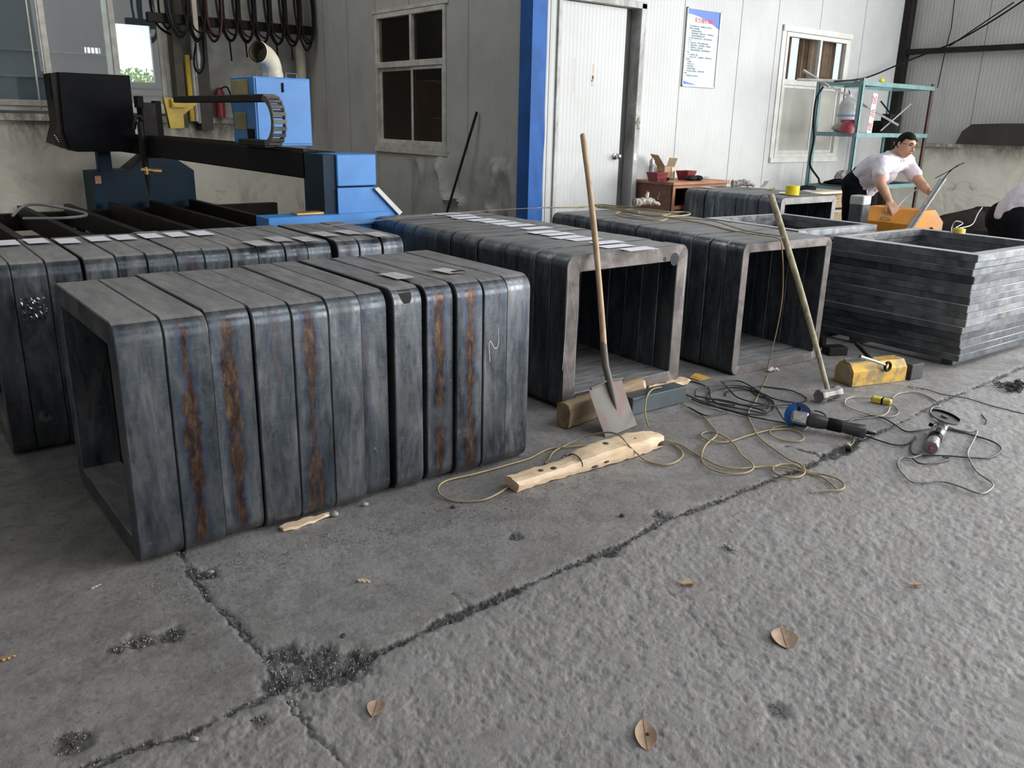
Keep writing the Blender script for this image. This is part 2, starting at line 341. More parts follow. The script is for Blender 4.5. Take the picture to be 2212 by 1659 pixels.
# ================================================================== SETTING: floor
def vnoise(x, y, seed):
    rs = np.random.RandomState(seed); T = rs.rand(256, 256)
    xi = np.floor(x).astype(int); yi = np.floor(y).astype(int); fx = x-xi; fy = y-yi
    fx = fx*fx*(3-2*fx); fy = fy*fy*(3-2*fy)
    g = lambda a, b: T[a % 256, b % 256]
    return (g(xi, yi)*(1-fx)+g(xi+1, yi)*fx)*(1-fy)+(g(xi, yi+1)*(1-fx)+g(xi+1, yi+1)*fx)*fy-.5
def fbm(x, y, f, o, seed):
    s = 0; a = 1
    for k in range(o): s = s+a*vnoise(x*f+13.7*k, y*f+7.1*k, seed+k); f *= 2.03; a *= .52
    return s
def seg_dist(X, Y, pts):
    d = np.full(X.shape, 1e9); sgn = np.zeros(X.shape)
    for (ax, ay), (bx, by) in zip(pts, pts[1:]):
        vx, vy = bx-ax, by-ay; t = np.clip(((X-ax)*vx+(Y-ay)*vy)/(vx*vx+vy*vy), 0, 1)
        e = np.hypot(X-ax-t*vx, Y-ay-t*vy); s = (X-ax)*vy-(Y-ay)*vx; m = e < d; d = np.where(m, e, d); sgn = np.where(m, s, sgn)
    return d, sgn
fp = lambda *L_: [tuple(onz(x, y))[:2] for x, y in L_]
CRACKS = [ # polyline, half width, depth, side relief
 (fp((2700, 610), (2450, 700), (2212, 790), (2120, 832), (2030, 868), (1960, 905), (1880, 940), (1800, 975), (1740, 1008), (1650, 1040), (1560, 1078), (1480, 1108), (1430, 1122), (1340, 1178), (1250, 1215), (1150, 1258), (1080, 1290), (1010, 1320), (930, 1355), (850, 1398), (780, 1425), (690, 1455), (610, 1475), (560, 1510), (470, 1552), (400, 1590), (300, 1612), (150, 1670), (-50, 1760)), .014, .014),
 (fp((385, 1180), (400, 1215), (430, 1262), (455, 1300), (485, 1325), (520, 1362), (545, 1395), (585, 1430), (600, 1480), (640, 1535), (680, 1590), (730, 1640), (800, 1720)), .008, .012),
 (fp((1700, 962), (1750, 975), (1800, 990), (1850, 962)), .010, .010),
 (fp((1440, 1270), (1465, 1300), (1530, 1360), (1560, 1400)), .004, .005),
 (fp((1590, 1420), (1610, 1450), (1640, 1490), (1660, 1520)), .003, .005),
 (fp((2000, 832), (2120, 858), (2212, 888), (2400, 950)), .004, .004),
 (fp((980, 1282), (1005, 1310)), .004, .006)]
PITS = [(690, 1440, .13, .012), (620, 1410, .06, .008), (770, 1425, .07, .008), (445, 1238, .04, .009), (300, 1385, .05, .010), (370, 1370, .045, .010), (250, 1400, .04, .007),
        (1320, 1195, .035, .008), (1430, 1112, .05, .010), (1110, 1160, .03, .006), (560, 1555, .04, .007), (600, 1470, .06, .012), (150, 1600, .06, .007), (1680, 1535, .05, .004)]
def make_floor():
    # radial mesh, fine in front of the viewer and coarse elsewhere
    a0 = YAW
    ang = np.concatenate([np.linspace(-PI, -.62, 60)[:-1], np.linspace(-.62, .62, 860), np.linspace(.62, PI, 60)[1:-1]])
    rad = np.concatenate([[.25, .7, 1.1], 1.35*np.exp(np.linspace(0, math.log(7.2/1.35), 560)), np.geomspace(7.5, 24, 26)])
    A, Rr = np.meshgrid(ang, rad); X = Rr*np.sin(a0+A); Y = Rr*np.cos(a0+A)
    dmain, s = seg_dist(X, Y, CRACKS[0][0])
    s = -s; rough = 1/(1+np.exp(-np.clip(s*6-.0, -30, 30)/.35))  # which side of the main joint
    rough = np.where(s > 0, np.minimum(1, dmain/.10+.3), np.maximum(0, .3-dmain/.04))
    Z = .010*fbm(X, Y, .55, 3, 1)+.0045*fbm(X, Y, 3.1, 3, 5)
    rid = 1-np.abs(fbm(X, Y, 16, 3, 21))*3.2
    Z += (.0010+.0030*rough)*fbm(X+.05*fbm(X, Y, 5, 2, 44), Y, 30, 4, 9)+.0012*rough*np.clip(rid, 0, 1)
    Z += (.0004+.0016*rough)*np.minimum(0, fbm(X, Y, 45, 3, 91)+.12)*3
    Z += (.0007+.0014*rough)*fbm(X, Y, 75, 3, 30)
    dirt = np.zeros(X.shape)
    for pts, w, dp in CRACKS:
        d, _ = seg_dist(X, Y, pts)
        d = d+.022*fbm(X, Y, 9, 4, 60)+.014*fbm(X, Y, 40, 3, 61)
        w2 = .62*w*(1+2.2*np.clip(fbm(X, Y, 2.2, 3, 70)+.15, 0, 1))
        k = 1/(1+np.exp(np.clip((np.abs(d)-w2)/(.0045), -30, 30)))
        Z -= .5*dp*k; Z += .35*dp*k*fbm(X, Y, 70, 2, 62)*2
        dirt = np.maximum(dirt, k); dirt = np.maximum(dirt, .35/(1+np.exp(np.clip((np.abs(d)-w2*2.6)/.012, -30, 30))))
    for px, py, r, dp in PITS:
        c = onz(px, py); d = np.hypot((X-c.x), (Y-c.y))+.5*r*fbm(X, Y, 14, 4, 80)*1.3
        k = 1/(1+np.exp(np.clip((d-r*.8)/(.12*r), -30, 30))); Z -= dp*k; Z += .5*dp*k*fbm(X, Y, 60, 3, 81)*2; dirt = np.maximum(dirt, .75*k)
    Z -= np.mean(Z[3:500, 100:800]); Z = np.where(Rr > 7.2, Z*np.clip((9-Rr)/1.8, 0, 1), Z)
    Z = np.minimum(Z, .0045)
    n, m = X.shape; co = np.stack([X, Y, Z], -1).reshape(-1, 3).astype(np.float32)
    i, j = np.meshgrid(np.arange(n-1), np.arange(m), indexing='ij'); j2 = (j+1) % m
    q = np.stack([i*m+j, i*m+j2, (i+1)*m+j2, (i+1)*m+j], -1).reshape(-1, 4)[:, ::-1].astype(np.int32)
    me = bpy.data.meshes.new('floor'); me.vertices.add(len(co)); me.vertices.foreach_set('co', co.ravel())
    me.loops.add(q.size); me.loops.foreach_set('vertex_index', q.ravel()); me.polygons.add(len(q))
    me.polygons.foreach_set('loop_start', np.arange(0, q.size, 4, dtype=np.int32)); me.polygons.foreach_set('loop_total', np.full(len(q), 4, np.int32))
    me.update(calc_edges=True); me.polygons.foreach_set('use_smooth', np.ones(len(q), bool))
    for nm, a in (('dirt', dirt), ('rough', rough)):
        at = me.attributes.new(nm, 'FLOAT', 'POINT'); at.data.foreach_set('value', a.ravel().astype(np.float32))
    m_, nt, b = new_mat('worn_concrete'); co_ = N(nt, 'ShaderNodeNewGeometry').outputs['Position']
    ad = N(nt, 'ShaderNodeAttribute', attribute_name='dirt').outputs['Fac']; ar = N(nt, 'ShaderNodeAttribute', attribute_name='rough').outputs['Fac']
    n1 = noise(nt, co_, 1.3, 6, .62, .3); n2 = noise(nt, co_, 9, 7, .7, .4); n3 = noise(nt, co_, 55, 5, .7, .3)
    c = ramp(nt, n1, (.3, (.20, .195, .19)), (.5, (.26, .253, .247)), (.72, (.32, .313, .308)))
    c = mix(nt, ss(nt, n2, .42, .62, 0, .55), c, (.135, .13, .125)); c = mix(nt, ss(nt, n3, .52, .72, 0, .5), c, (.32, .31, .305))
    c = mix(nt, ss(nt, n3, .46, .3, 0, .6), c, (.075, .07, .068))
    c = mix(nt, ss(nt, noise(nt, co_, 22, 8, .8, .6), .60, .68, 0, .6), c, (.07, .067, .065))
    c = mix(nt, ss(nt, noise(nt, co_, 14, 8, .8, 1.), .58, .70, 0, .35), c, (.42, .41, .40))
    c = mix(nt, mth(nt, 'MULTIPLY', ar, .45), c, (.32, .313, .308))
    c = mix(nt, ss(nt, ad, .3, .9, 0, .85), c, mix(nt, ss(nt, noise(nt, co_, 160, 2), .5, .62), (.022, .020, .019), (.085, .08, .078)))
    c = mix(nt, ss(nt, noise(nt, co_, 2.4, 6, .7, .8), .62, .75, 0, .5), c, (.10, .097, .095))
    L(nt, c, b.inputs['Base Color']); L(nt, ss(nt, n2, .3, .7, .46, .72), b.inputs['Roughness']); b.inputs['Specular IOR Level'].default_value = .5
    p = bump(nt, noise(nt, co_, 42, 8, .72, .5), .7, .008, b); bump(nt, noise(nt, co_, 200, 4, .75), .5, .002, b, p)
    me.materials.append(m_); o = link('floor', me); struct(o)
make_floor()
# ================================================================== SETTING: walls and windows
UG, V1, VL, UE, HR = 5.07, 6.10, 10.68, 11.39, 5.6
def rects(a, b, z0, z1, holes):
    xs = sorted({a, b, *[min(max(h[k], a), b) for h in holes for k in (0, 1)]}); zs = sorted({z0, z1, *[min(max(h[k], z0), z1) for h in holes for k in (2, 3)]})
    for x0, x1 in zip(xs, xs[1:]):
        col = []
        for y0, y1 in zip(zs, zs[1:]):
            cx, cz = (x0+x1)/2, (y0+y1)/2
            if any(h[0] < cx < h[1] and h[2] < cz < h[3] for h in holes):
                col.append(None)
            elif col and col[-1]: col[-1][1] = y1
            else: col.append([y0, y1])
        for c in col:
            if c and x1-x0 > 1e-4: yield x0, x1, c[0], c[1]
def panel_wall(name, m, seams, z0, z1, holes, place, thick=.05, gap=.004):
    """a row of upright sandwich panels with dark joints; place(s, z, depth) -> point"""
    root = MB(); lo, hi = seams[0], seams[-1]
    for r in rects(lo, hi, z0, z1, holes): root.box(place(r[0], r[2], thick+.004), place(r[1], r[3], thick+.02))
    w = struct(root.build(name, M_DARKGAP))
    for a, b in zip(seams, seams[1:]):
        mb = MB()
        for r in rects(a+gap, b-gap, z0, z1, holes): mb.box(place(r[0], r[2], 0), place(r[1], r[3], thick))
        mb.build('wall_panel', m, w)
    return w
# right-hand white wall, facing the light
DOOR = (5.36, 6.46, 0, 2.60); WIN2 = (8.80, 10.08, 1.16, 2.53)
wr = panel_wall('wall_right', M_PANEL, [5.07, 5.28, 6.12, 7.05, 7.97, 8.62, 9.45, 10.4, 11.39], 0, HR, [DOOR, WIN2], lambda s, z, d: (s, V1+d, z))
# grey wall set back beside it, facing away from the light
WIN1 = (7.42, 8.80, 1.20, 2.58)
wg = panel_wall('wall_back', M_PANELG, [6.10, 7.05, 7.42, 8.1, 8.80, 9.45, 10.05, 10.68], 0, HR, [WIN1], lambda s, z, d: (UG+d, s, z))
# kicked-in lower sheet of the grey wall, creased between the window and the blue corner
nn = 44; vv, zz = np.meshgrid(np.linspace(6.25, 8.1, nn*2), np.linspace(.02, 1.17, nn)); fade = np.clip(np.minimum.reduce([(vv-6.25)/.2, (8.1-vv)/.2, (1.17-zz)/.12, (zz+.1)/.1]), 0, 1)
rd = 1-np.abs(fbm(vv*.8+zz*.5, zz*.55-vv*.2, 2.3, 2, 301))*5; rd = np.clip(rd, 0, 1)**2; dent = fade*(.004+.075*rd*(.4+fbm(vv, zz, 2, 2, 305)+.5)-.03*np.clip(fbm(vv, zz, 3, 2, 310), -1, .2))
MB().sheet([[(UG-.006-float(dent[i, j]), float(vv[i, j]), float(zz[i, j])) for j in range(nn*2)] for i in range(nn)], .003).build('dented_sheet', wall_mat('dented_dusty_panel', (.46, .46, .44), (.30, .29, .27), (.05, .045, .04), lowdirt=2.4, amt=.9), wg, 60)
# far left wall: plaster below, panel above and a long window
WINL = (-.4, 3.42, 1.50, 3.1)
mb = MB()
for r in rects(-4, UG+.05, 0, 1.42, []): mb.box((r[0], VL, r[2]), (r[1], VL+.2, r[3]))
wl = struct(mb.build('wall_left', M_PLASTER))
mb = MB().box((-4, VL-.035, 1.40), (UG, VL+.2, 1.47)); mb.build('wall_ledge', M_PLASTER, wl)
mb = MB()
for r in rects(-4, UG+.05, 1.47, HR, [(WINL[0], WINL[1], 1.40, 3.1)]): mb.box((r[0], VL+.02, r[2]), (r[1], VL+.1, r[3]))
mb.build('upper_sheet', mat('stained_white_sheet', (.56, .56, .53), (.36, .35, .31), 2.2, .6, 0, .3, .01), wl)
# end wall: masonry base with ledge, sheet cladding above
we = struct(MB().box((UE, 3.2, 0), (UE+.25, V1+.1, 1.30)).build('wall_end', M_PLASTER))
MB().box((UE-.04, 3.2, 1.30), (UE+.2, V1, 1.345)).build('wall_ledge', M_PLASTER, we)
for a in (3.2, 4.14, 5.08, 6.02): MB().box((UE+.05, a+.003, 1.345), (UE+.1, min(a+.937, V1), HR)).build('wall_panel', M_ENDP, we)
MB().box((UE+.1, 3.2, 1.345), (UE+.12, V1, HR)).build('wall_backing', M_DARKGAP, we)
b1 = MB().box((UE-.08, 3.2, 2.44), (UE+.05, V1-.02, 2.50)); struct(b1.build('trim_1', M_BLACKM))
struct(MB().box((UE-.10, V1-.10, 0), (UE+.02, V1-.01, HR)).build('trim_2', M_BLACKM))
struct(MB().box((UE-.08, 3.2, 3.9), (UE+.05, V1-.02, 3.98)).build('trim_3', M_BLACKM))
struct(MB().cyl(tuple(onx(2190, 5, UE-.03)), tuple(onx(2050, 100, UE-.03)), .008, 6).build('trim_4', M_BLACKM))
struct(MB().tube([onx(2062, 0, UE-.02), onx(2055, 60, UE-.02), onx(2040, 118, UE-.02), onx(2025, 190, UE-.02)], .007, 6).build('trim_5', M_BLACKM))
# wall behind the viewer's left, roof
struct(MB().box((-4.2, -6, 0), (-4, VL+.2, HR)).build('wall_rear_left', M_PANELG))
struct(MB().box((-4, -6.2, 0), (2.0, -6.0, HR)).build('wall_rear', M_PANELG))
struct(MB().box((-4.2, -6.2, HR), (UE+.3, VL+.2, HR+.08)).build('ceiling', M_ROOF))
# blue corner flashing
bt = MB().box((UG-.012, V1-.014, 0), (UG-.002, V1+.15, HR)); o = struct(bt.build('trim_6', M_BLUETRIM)); 
gr = [[(UG-.012+.17*i/8, V1-.016-.010*max(0, math.sin(z*9+i))*(1 if z < 1.6 else .15)*(i/8), z) for i in range(9)] for z in np.linspace(0, HR, 70)]
MB().sheet(gr, .004).build('bent_flange', M_BLUETRIM, o, 40)
# door
d1 = struct(MB().box((5.40, V1+.035, .05), (6.27, V1+.075, 2.545), None, .003).build('door_1', wall_mat('door_sheet', (.56, .58, .575), (.50, .52, .515), (.45, .42, .36), amt=.05)))
MB().lathe([(.001, 0), (.03, 0), (.032, .012), (.014, .02), (.012, .04), (.028, .05), (.03, .065), (.02, .078), (.001, .08)], Matrix.Translation((6.21, V1+.035, 1.19)) @ Matrix.Rotation(PI/2, 4, 'X'), 16).build('door_knob', M_CHROME, d1, 50)
for (x, z, w, h) in ((5.86, 1.96, .018, .13), (5.855, 1.90, .03, .05), (5.85, 1.86, .02, .05), (5.62, 1.92, .006, .3)):
    MB().sheet([[(x+w*(.3*math.sin(3*k+x)-.5), V1+.0345, z-h/2+h*k/4) for k in range(5)], [(x+w*(.3*math.sin(5*k+z)+.5), V1+.0345, z-h/2+h*k/4) for k in range(5)]], .0008).build('tape_residue', mat('tape_residue', (.62, .5, .34), (.5, .38, .25), 20, .7), d1)
MB().box((5.36, V1+.2, 0), (6.5, V1+.22, 2.6)).build('door_gap_shade_sheet', M_DARKGAP, d1)  # black sheet stands in for the unlit room behind the door
dj = MB().box((5.36, V1-.02, 0), (5.40, V1+.1, 2.60), None, .004).box((6.40, V1-.035, 0), (6.47, V1+.1, 2.60), None, .004).box((5.36, V1-.035, 2.55), (6.47, V1+.1, 2.61), None, .004)
struct(dj.build('door_frame', wall_mat('door_frame_metal', (.52, .54, .53), (.45, .47, .46), ribs=False)))
MB().box((6.41, V1-.037, 1.155), (6.44, V1-.034, 1.22)).build('strike_plate', M_CHROME, dj and bpy.data.objects['door_frame'])
hole = MB().sheet([[(6.43+.03*math.sin(k*1.7)*.5-.012, V1-.0375, 1.45+.022*k) for k in range(6)], [(6.455+.02*math.cos(k*2.1), V1-.0375, 1.45+.022*k) for k in range(6)]], .001); hole.build('torn_patch', mat('torn_sheet', (.28, .25, .2), (.1, .09, .08), 30, .8), bpy.data.objects['door_frame'])
# windows
def sash(mb, P, a, b, z0, z1, t, d0, d1):
    mb.box(P(a, z0, d0), P(a+t, z1, d1), None, .003).box(P(b-t, z0, d0), P(b, z1, d1), None, .003)
    mb.box(P(a+t, z0, d0), P(b-t, z0+t, d1), None, .003).box(P(a+t, z1-t, d0), P(b-t, z1, d1), None, .003)
def window(name, P, a, b, z0, z1, zm, xm, fm, glass_low, glass_up, t=.045, low_offset=.02):
    mb = MB(); sash(mb, P, a, b, z0, z1, t, -.02, .05)
    mb.box(P(a+t, zm-.03, -.02), P(b-t, zm+.03, .05), None, .003); mb.box(P(xm-.02, zm+.03, -.018), P(xm+.02, z1-t, .05), None, .003)
    w = struct(mb.build(name, fm))
    for k, (p, q) in enumerate(((a+t, xm+.02), (xm-.02, b-t))):
        s = MB(); sash(s, P, p, q, z0+t, zm-.03, .035, -.005+.022*k, .015+.022*k); s = s.build('sash', fm, w)
        MB().box(P(p+.03, z0+t+.03, .004+.022*k), P(q-.03, zm-.06, .008+.022*k)).build('pane', glass_low, s)
    for p, q in ((a+t, xm-.02), (xm+.02, b-t)): MB().box(P(p, zm+.03, .02), P(q, z1-t, .024)).build('pane', glass_up, w)
    return w
w1 = window('window_1', lambda s, z, d: (UG+d, s, z), 7.42, 8.80, 1.20, 2.58, 2.06, 8.06, M_WFRAME, M_GLASSD, M_GLASSD)
w2 = window('window_2', lambda s, z, d: (s, V1+d, z), 8.80, 10.08, 1.16, 2.53, 2.0, 9.50, M_WFRAME2, M_FROST, M_GLASS)
MB().box((8.72, V1-.03, 1.10), (10.14, V1-.002, 1.16), None, .004).box((8.72, V1-.012, 1.16), (8.795, V1-.002, 2.6)).box((10.085, V1-.012, 1.16), (10.14, V1-.002, 2.6)).box((8.72, V1-.03, 2.535), (10.14, V1-.002, 2.6), None, .004).build('window_trim', M_WFRAME2, w2)
MB().box((UG-.03, 7.38, 1.14), (UG-.002, 8.84, 1.20), None, .004).box((UG-.02, 7.38, 2.585), (UG-.002, 8.84, 2.62), None, .004).build('window_trim', M_WFRAME, w1)
# room behind window_1: dark, two cartons on a shelf
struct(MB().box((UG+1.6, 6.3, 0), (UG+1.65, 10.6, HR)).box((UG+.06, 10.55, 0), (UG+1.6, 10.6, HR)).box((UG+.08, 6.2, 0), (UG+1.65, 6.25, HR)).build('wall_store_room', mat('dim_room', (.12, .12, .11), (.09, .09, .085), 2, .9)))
struct(MB().box((UG+.15, 6.25, 1.14), (UG+1.6, 10.55, 1.18)).build('trim_7', M_CARD))
cy_ = onx(918, 250, UG+.25).y
for (y0, y1, z0, z1, lab) in ((cy_-.24, cy_+.16, 1.18, 1.52, 'lower brown carton seen through the dark window'), (cy_-.14, cy_+.17, 1.525, 1.90, 'upper brown carton seen through the dark window')):
    r = thing('carton', lab, 'box', (UG+.32, (y0+y1)/2, z0)); h = z1-z0; w = (y1-y0)/2
    MB().box((-.12, -w, 0), (.2, w, h), None, .004).build('carton_body', M_CARD, r)
    MB().box((-.122, -.02, h*.3), (.2, .02, h+.001)).build('packing_tape', mat('brown_tape', (.4, .3, .2)), r)
# curtain and light well behind window_2's upper panes
def curtain(x0, x1, lab):
    g = [[(x0+(x1-x0)*k/40, V1+.16+.022*math.sin(k*1.15+.3*math.sin(k)), z) for k in range(41)] for z in (1.9, 2.1, 2.3, 2.5, 2.7)]
    tag(MB().sheet(g, .003).build('curtain', M_CURTAIN, None, 60), lab, 'curtain')
curtain(8.82, 9.14, 'narrow brown curtain at the left side of the upper window light')
curtain(9.33, 9.5, 'thin strip of brown curtain left of the window mullion')
curtain(9.52, 10.1, 'wide brown curtain behind the upper right window pane')
mb = MB()
for r in rects(7.8, 11.0, 0, HR, [(9.4, 10.4, 2.0, 3.6)]): mb.box((r[0], V1+1.6, r[2]), (r[1], V1+1.65, r[3]))
struct(mb.build('wall_office_back', mat('office_wall', (.6, .58, .5))))
for k in range(5): struct(MB().cyl((9.45+.2*k, V1+1.58, 2.0), (9.45+.2*k, V1+1.58, 3.6), .012, 8).build('trim_%d' % (8+k), M_BLACKM))
MB().box((7.8, V1+.08, HR-2.3), (11.0, V1+1.65, HR-2.28)).build('office_ceiling', M_ROOF, bpy.data.objects['wall_office_back'])
# long left window: sliding sashes with glass
PL = lambda s, z, d: (s, VL+d, z)
mb = MB(); sash(mb, PL, WINL[0], WINL[1], WINL[2], WINL[3], .05, -.01, .09); wl3 = struct(mb.build('window_3', M_WFRAME))
for (a, b, off) in ((-.36, .86, .0), (.84, 2.13, .0), (2.10, 2.86, .035), (2.74, 3.38, .07)):
    s = MB(); sash(s, PL, a, b, WINL[2]+.05, WINL[3]-.05, .06, off-.02, off+.015); s = s.build('sash', M_WFRAME, wl3)
    MB().box(PL(a+.05, WINL[2]+.10, off-.004), PL(b-.05, WINL[3]-.1, off+.0)).build('pane', M_GLASS, s)
MB().box((1.985, VL-.03, 1.54), (2.0, VL-.005, 3.05)).box((2.09, VL-.035, 1.5), (2.15, VL-.002, 3.1), None, .004).build('mullion', M_WFRAME, wl3)
# the neighbouring bay seen through it
mb = MB()
for r in rects(-4, 7, 0, HR, [(3.60, 4.08, 1.93, 2.70), (3.17, 3.38, 2.28, 2.36)]): mb.box((r[0], 13.5, r[2]), (r[1], 13.56, r[3]))
nb = struct(mb.build('wall_next_bay', mat('blue_grey_sheet', (.34, .38, .41), (.26, .29, .31), .8, .5, 0, .2, .01, (1, 1, .3))))
for z in (2.28, 1.95): MB().box((-4, 13.46, z-.02), (3.55, 13.5, z), None).build('rail', mat('pale_rail', (.5, .55, .6)), nb)
for k in range(4): MB().box((3.19+.05*k, 13.47, 2.28), (3.2+.05*k, 13.5, 2.36)).build('louver_bar', M_ALU, nb)
MB().box((3.45, 13.40, 1.85), (4.3, 13.5, 1.92), None, .004).build('window_ledge', M_WFRAME2, nb)
for k in range(7): MB().box((2.9, 13.42, 1.15+.1*k), (4.3, 13.5, 1.15+.1*k+.07), None, .006).build('cladding_board', M_WFRAME2, nb)
struct(MB().box((-4, VL+.2, HR-1.6), (7, 13.5, HR-1.55)).build('ceiling_next_bay', M_ROOF))
struct(MB().box((7.0, VL+.1, 0), (7.1, 13.56, HR)).box((-4.1, VL+.1, 0), (-4, 13.56, HR)).build('wall_next_bay_ends', M_PANELG))  # unseen bay ends, added to keep sky light out
struct(MB().box((-.3, 12.1, 0), (.06+.2, 12.3, HR-1.6)).build('trim_13', mat('grey_column', (.25, .27, .28))))
struct(MB().box((1.62, 12.6, 0), (1.9, 12.8, HR-1.6)).build('trim_14', mat('grey_column_far', (.25, .27, .28))))
# hedge outside the far opening
rg = random.Random(3); mb = MB()
for k in range(5200):
    c = Vector((rg.uniform(3.9, 6.2), rg.uniform(15.2, 16.0), rg.uniform(.03, 2.16+.06*math.sin(k)))); a = Vector([rg.gauss(0, 1) for _ in range(3)]).normalized()*.045; b = a.orthogonal().normalized()*.03
    mb.add([c-a, c+b, c+a, c-b], [(0, 1, 2, 3)])
tag(mb.build('hedge', mat('green_leaves', (.30, .52, .08), (.42, .6, .14), 9, .7)), 'bright green hedge outside the far window opening', 'hedge', kind='stuff')  # two leaf greens, the hedge's own colour
# ================================================================== STEEL FRAMES
def ring_mesh(w, sy, sz, t, rad, c=.004, irad=.012, seg=6):
    """square ring, axis along x; y from 0 to sy, z from 0 to sz"""
    def loop(ins, r):
        y0, y1, z0, z1 = ins, sy-ins, ins, sz-ins; r = max(r, .002); out = []
        for (cy, cz, a0) in ((y1-r, z1-r, 0), (y0+r, z1-r, PI/2), (y0+r, z0+r, PI), (y1-r, z0+r, 1.5*PI)):
            for k in range(seg+1): a = a0+PI/2*k/seg; out.append((cy+r*math.cos(a), cz+r*math.sin(a)))
        return out
    prof = [(-w/2, loop(c, rad-c)), (-w/2+c, loop(0, rad)), (w/2-c, loop(0, rad)), (w/2, loop(c, rad-c)), (w/2, loop(t-c, irad)), (w/2-c, loop(t, irad)), (-w/2+c, loop(t, irad)), (-w/2, loop(t-c, irad))]
    n = len(prof[0][1]); vs = [(x, y, z) for x, lp in prof for y, z in lp]; fs = []
    for i in range(8):
        for j in range(n): k = (i+1) % 8; fs.append((i*n+j, i*n+(j+1) % n, k*n+(j+1) % n, k*n+j))
    return vs, fs
def frame_obj(name, w, sy, sz, t, rad, m, face=None):
    mb = MB(); mb.add(*ring_mesh(w, sy, sz, t, rad)); o = mb.build(name, m, None, 40)
    if face:
        o.data.materials.append(face)
        for p in o.data.polygons:
            if abs(p.normal.x) > .9: p.material_index = 1
    return o
def row(origin, rz, bounds, sy, sz, t, rad, labels, group, jit=.006, ax='x', face=None, rust=None, z0=0., seed=1):
    """frames standing side by side along the row's axis; bounds = (start, end) of each along it"""
    rg = random.Random(seed); out = []
    base = Matrix.Translation((*origin, z0)) @ rotz(rz)
    for i, (a, b) in enumerate(bounds):
        w = b-a; dy = rg.uniform(-jit, jit); dz = rg.uniform(-.003, .004); ds = rg.uniform(-.004, .004)
        o = frame_obj('steel_ring', w, sy+ds, sz+dz, t, rad, M_STEEL, face)
        Mx = base @ (Matrix.Translation(((a+b)/2, dy, 0)) if ax == 'x' else Matrix.Translation((dy+sy, (a+b)/2, 0)) @ rotz(PI/2))
        o.matrix_world = Mx; o.rotation_mode = 'XYZ'
        r_ = rust[i] if rust else (0, .0, .02, 0)
        o['rust'], o['stripe_at'], o['stripe_wide'], o['scale_loss'] = [float(q) for q in r_]
        tag(o, labels(i), 'steel ring', group); out.append(o)
    return out
def bnd(xs, gap=.0025):
    """consecutive seams; a pair inside a tuple is a wide gap"""
    out = []; prev = None
    for x in xs:
        lo, hi = x if isinstance(x, tuple) else (x, x)
        if prev is not None: out.append((prev+gap/2, lo-gap/2))
        prev = hi
    return out
def seam_u(px, y0, rz, o, pxy):
    """where a seam seen at a pixel meets the row's near face plane"""
    n = Vector((-math.sin(rz), math.cos(rz), 0)); O = Vector((*o, 0)); d = ray(*pxy); t = (O-CAM).dot(n)/d.dot(n); P = CAM+d*t
    return (P-O).dot(Vector((math.cos(rz), math.sin(rz), 0)))
# --- front row: twelve frames, brown heat stripes on the side
O1, A1 = (0.64, 2.81), -.009
line1 = lambda x: (x, 722-.117*(x-245))
u1 = lambda x: seam_u(x, 0, A1, O1, line1(x))
s1 = [u1(245), u1(353), u1(451), u1(546), u1(630), u1(709), (u1(781), u1(786)), (u1(845), u1(855)), (u1(918), u1(929)), u1(989), u1(1047), u1(1099), u1(1151)]
s1 = [tuple(x-s1[0] for x in q) if isinstance(q, tuple) else q-s1[0] for q in s1]
R1 = [(0, 0, .01, 0), (1, -.012, .030, 0), (1, -.010, .028, .25), (.35, .01, .022, 0), (.85, -.008, .034, 0), (0, .0, .02, 0), (.6, -.045, .008, .9), (.0, 0, .02, 0), (.95, -.005, .028, 0), (1, .004, .032, .15), (.25, .045, .01, 0), (.4, .04, .012, .1)]
D1 = ['leftmost steel ring of the front row, plain grey side beside the open end', 'second steel ring from the left in the front row, bronze-brown stripe down its side', 'third steel ring from left in the front row, broken brown stripe, whitish lower edge', 'fourth steel ring from the left in the front row, smooth side with faint purple tint', 'fifth steel ring from the left in the front row, wide purple-brown stripe', 'sixth steel ring from the left in the front row, plain blue-grey side', 'seventh steel ring from the left in the front row, pale ragged edge and black flaking', 'eighth steel ring from left in the front row, dark oval at its top corner', 'ninth steel ring from the left in the front row, long tan stripe', 'tenth steel ring from the left in the front row, reddish brown stripe', 'eleventh steel ring from the left in the front row, chalk squiggle on its side', 'rightmost steel ring of the front row, mottled blue and brown']
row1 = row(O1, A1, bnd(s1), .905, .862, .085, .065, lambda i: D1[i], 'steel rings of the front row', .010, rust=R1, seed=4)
for i in (5, 6): row1[i].location.y += (-.012, .022)[i-5]
row1[7].location.y += .012; row1[8].location.y += .016
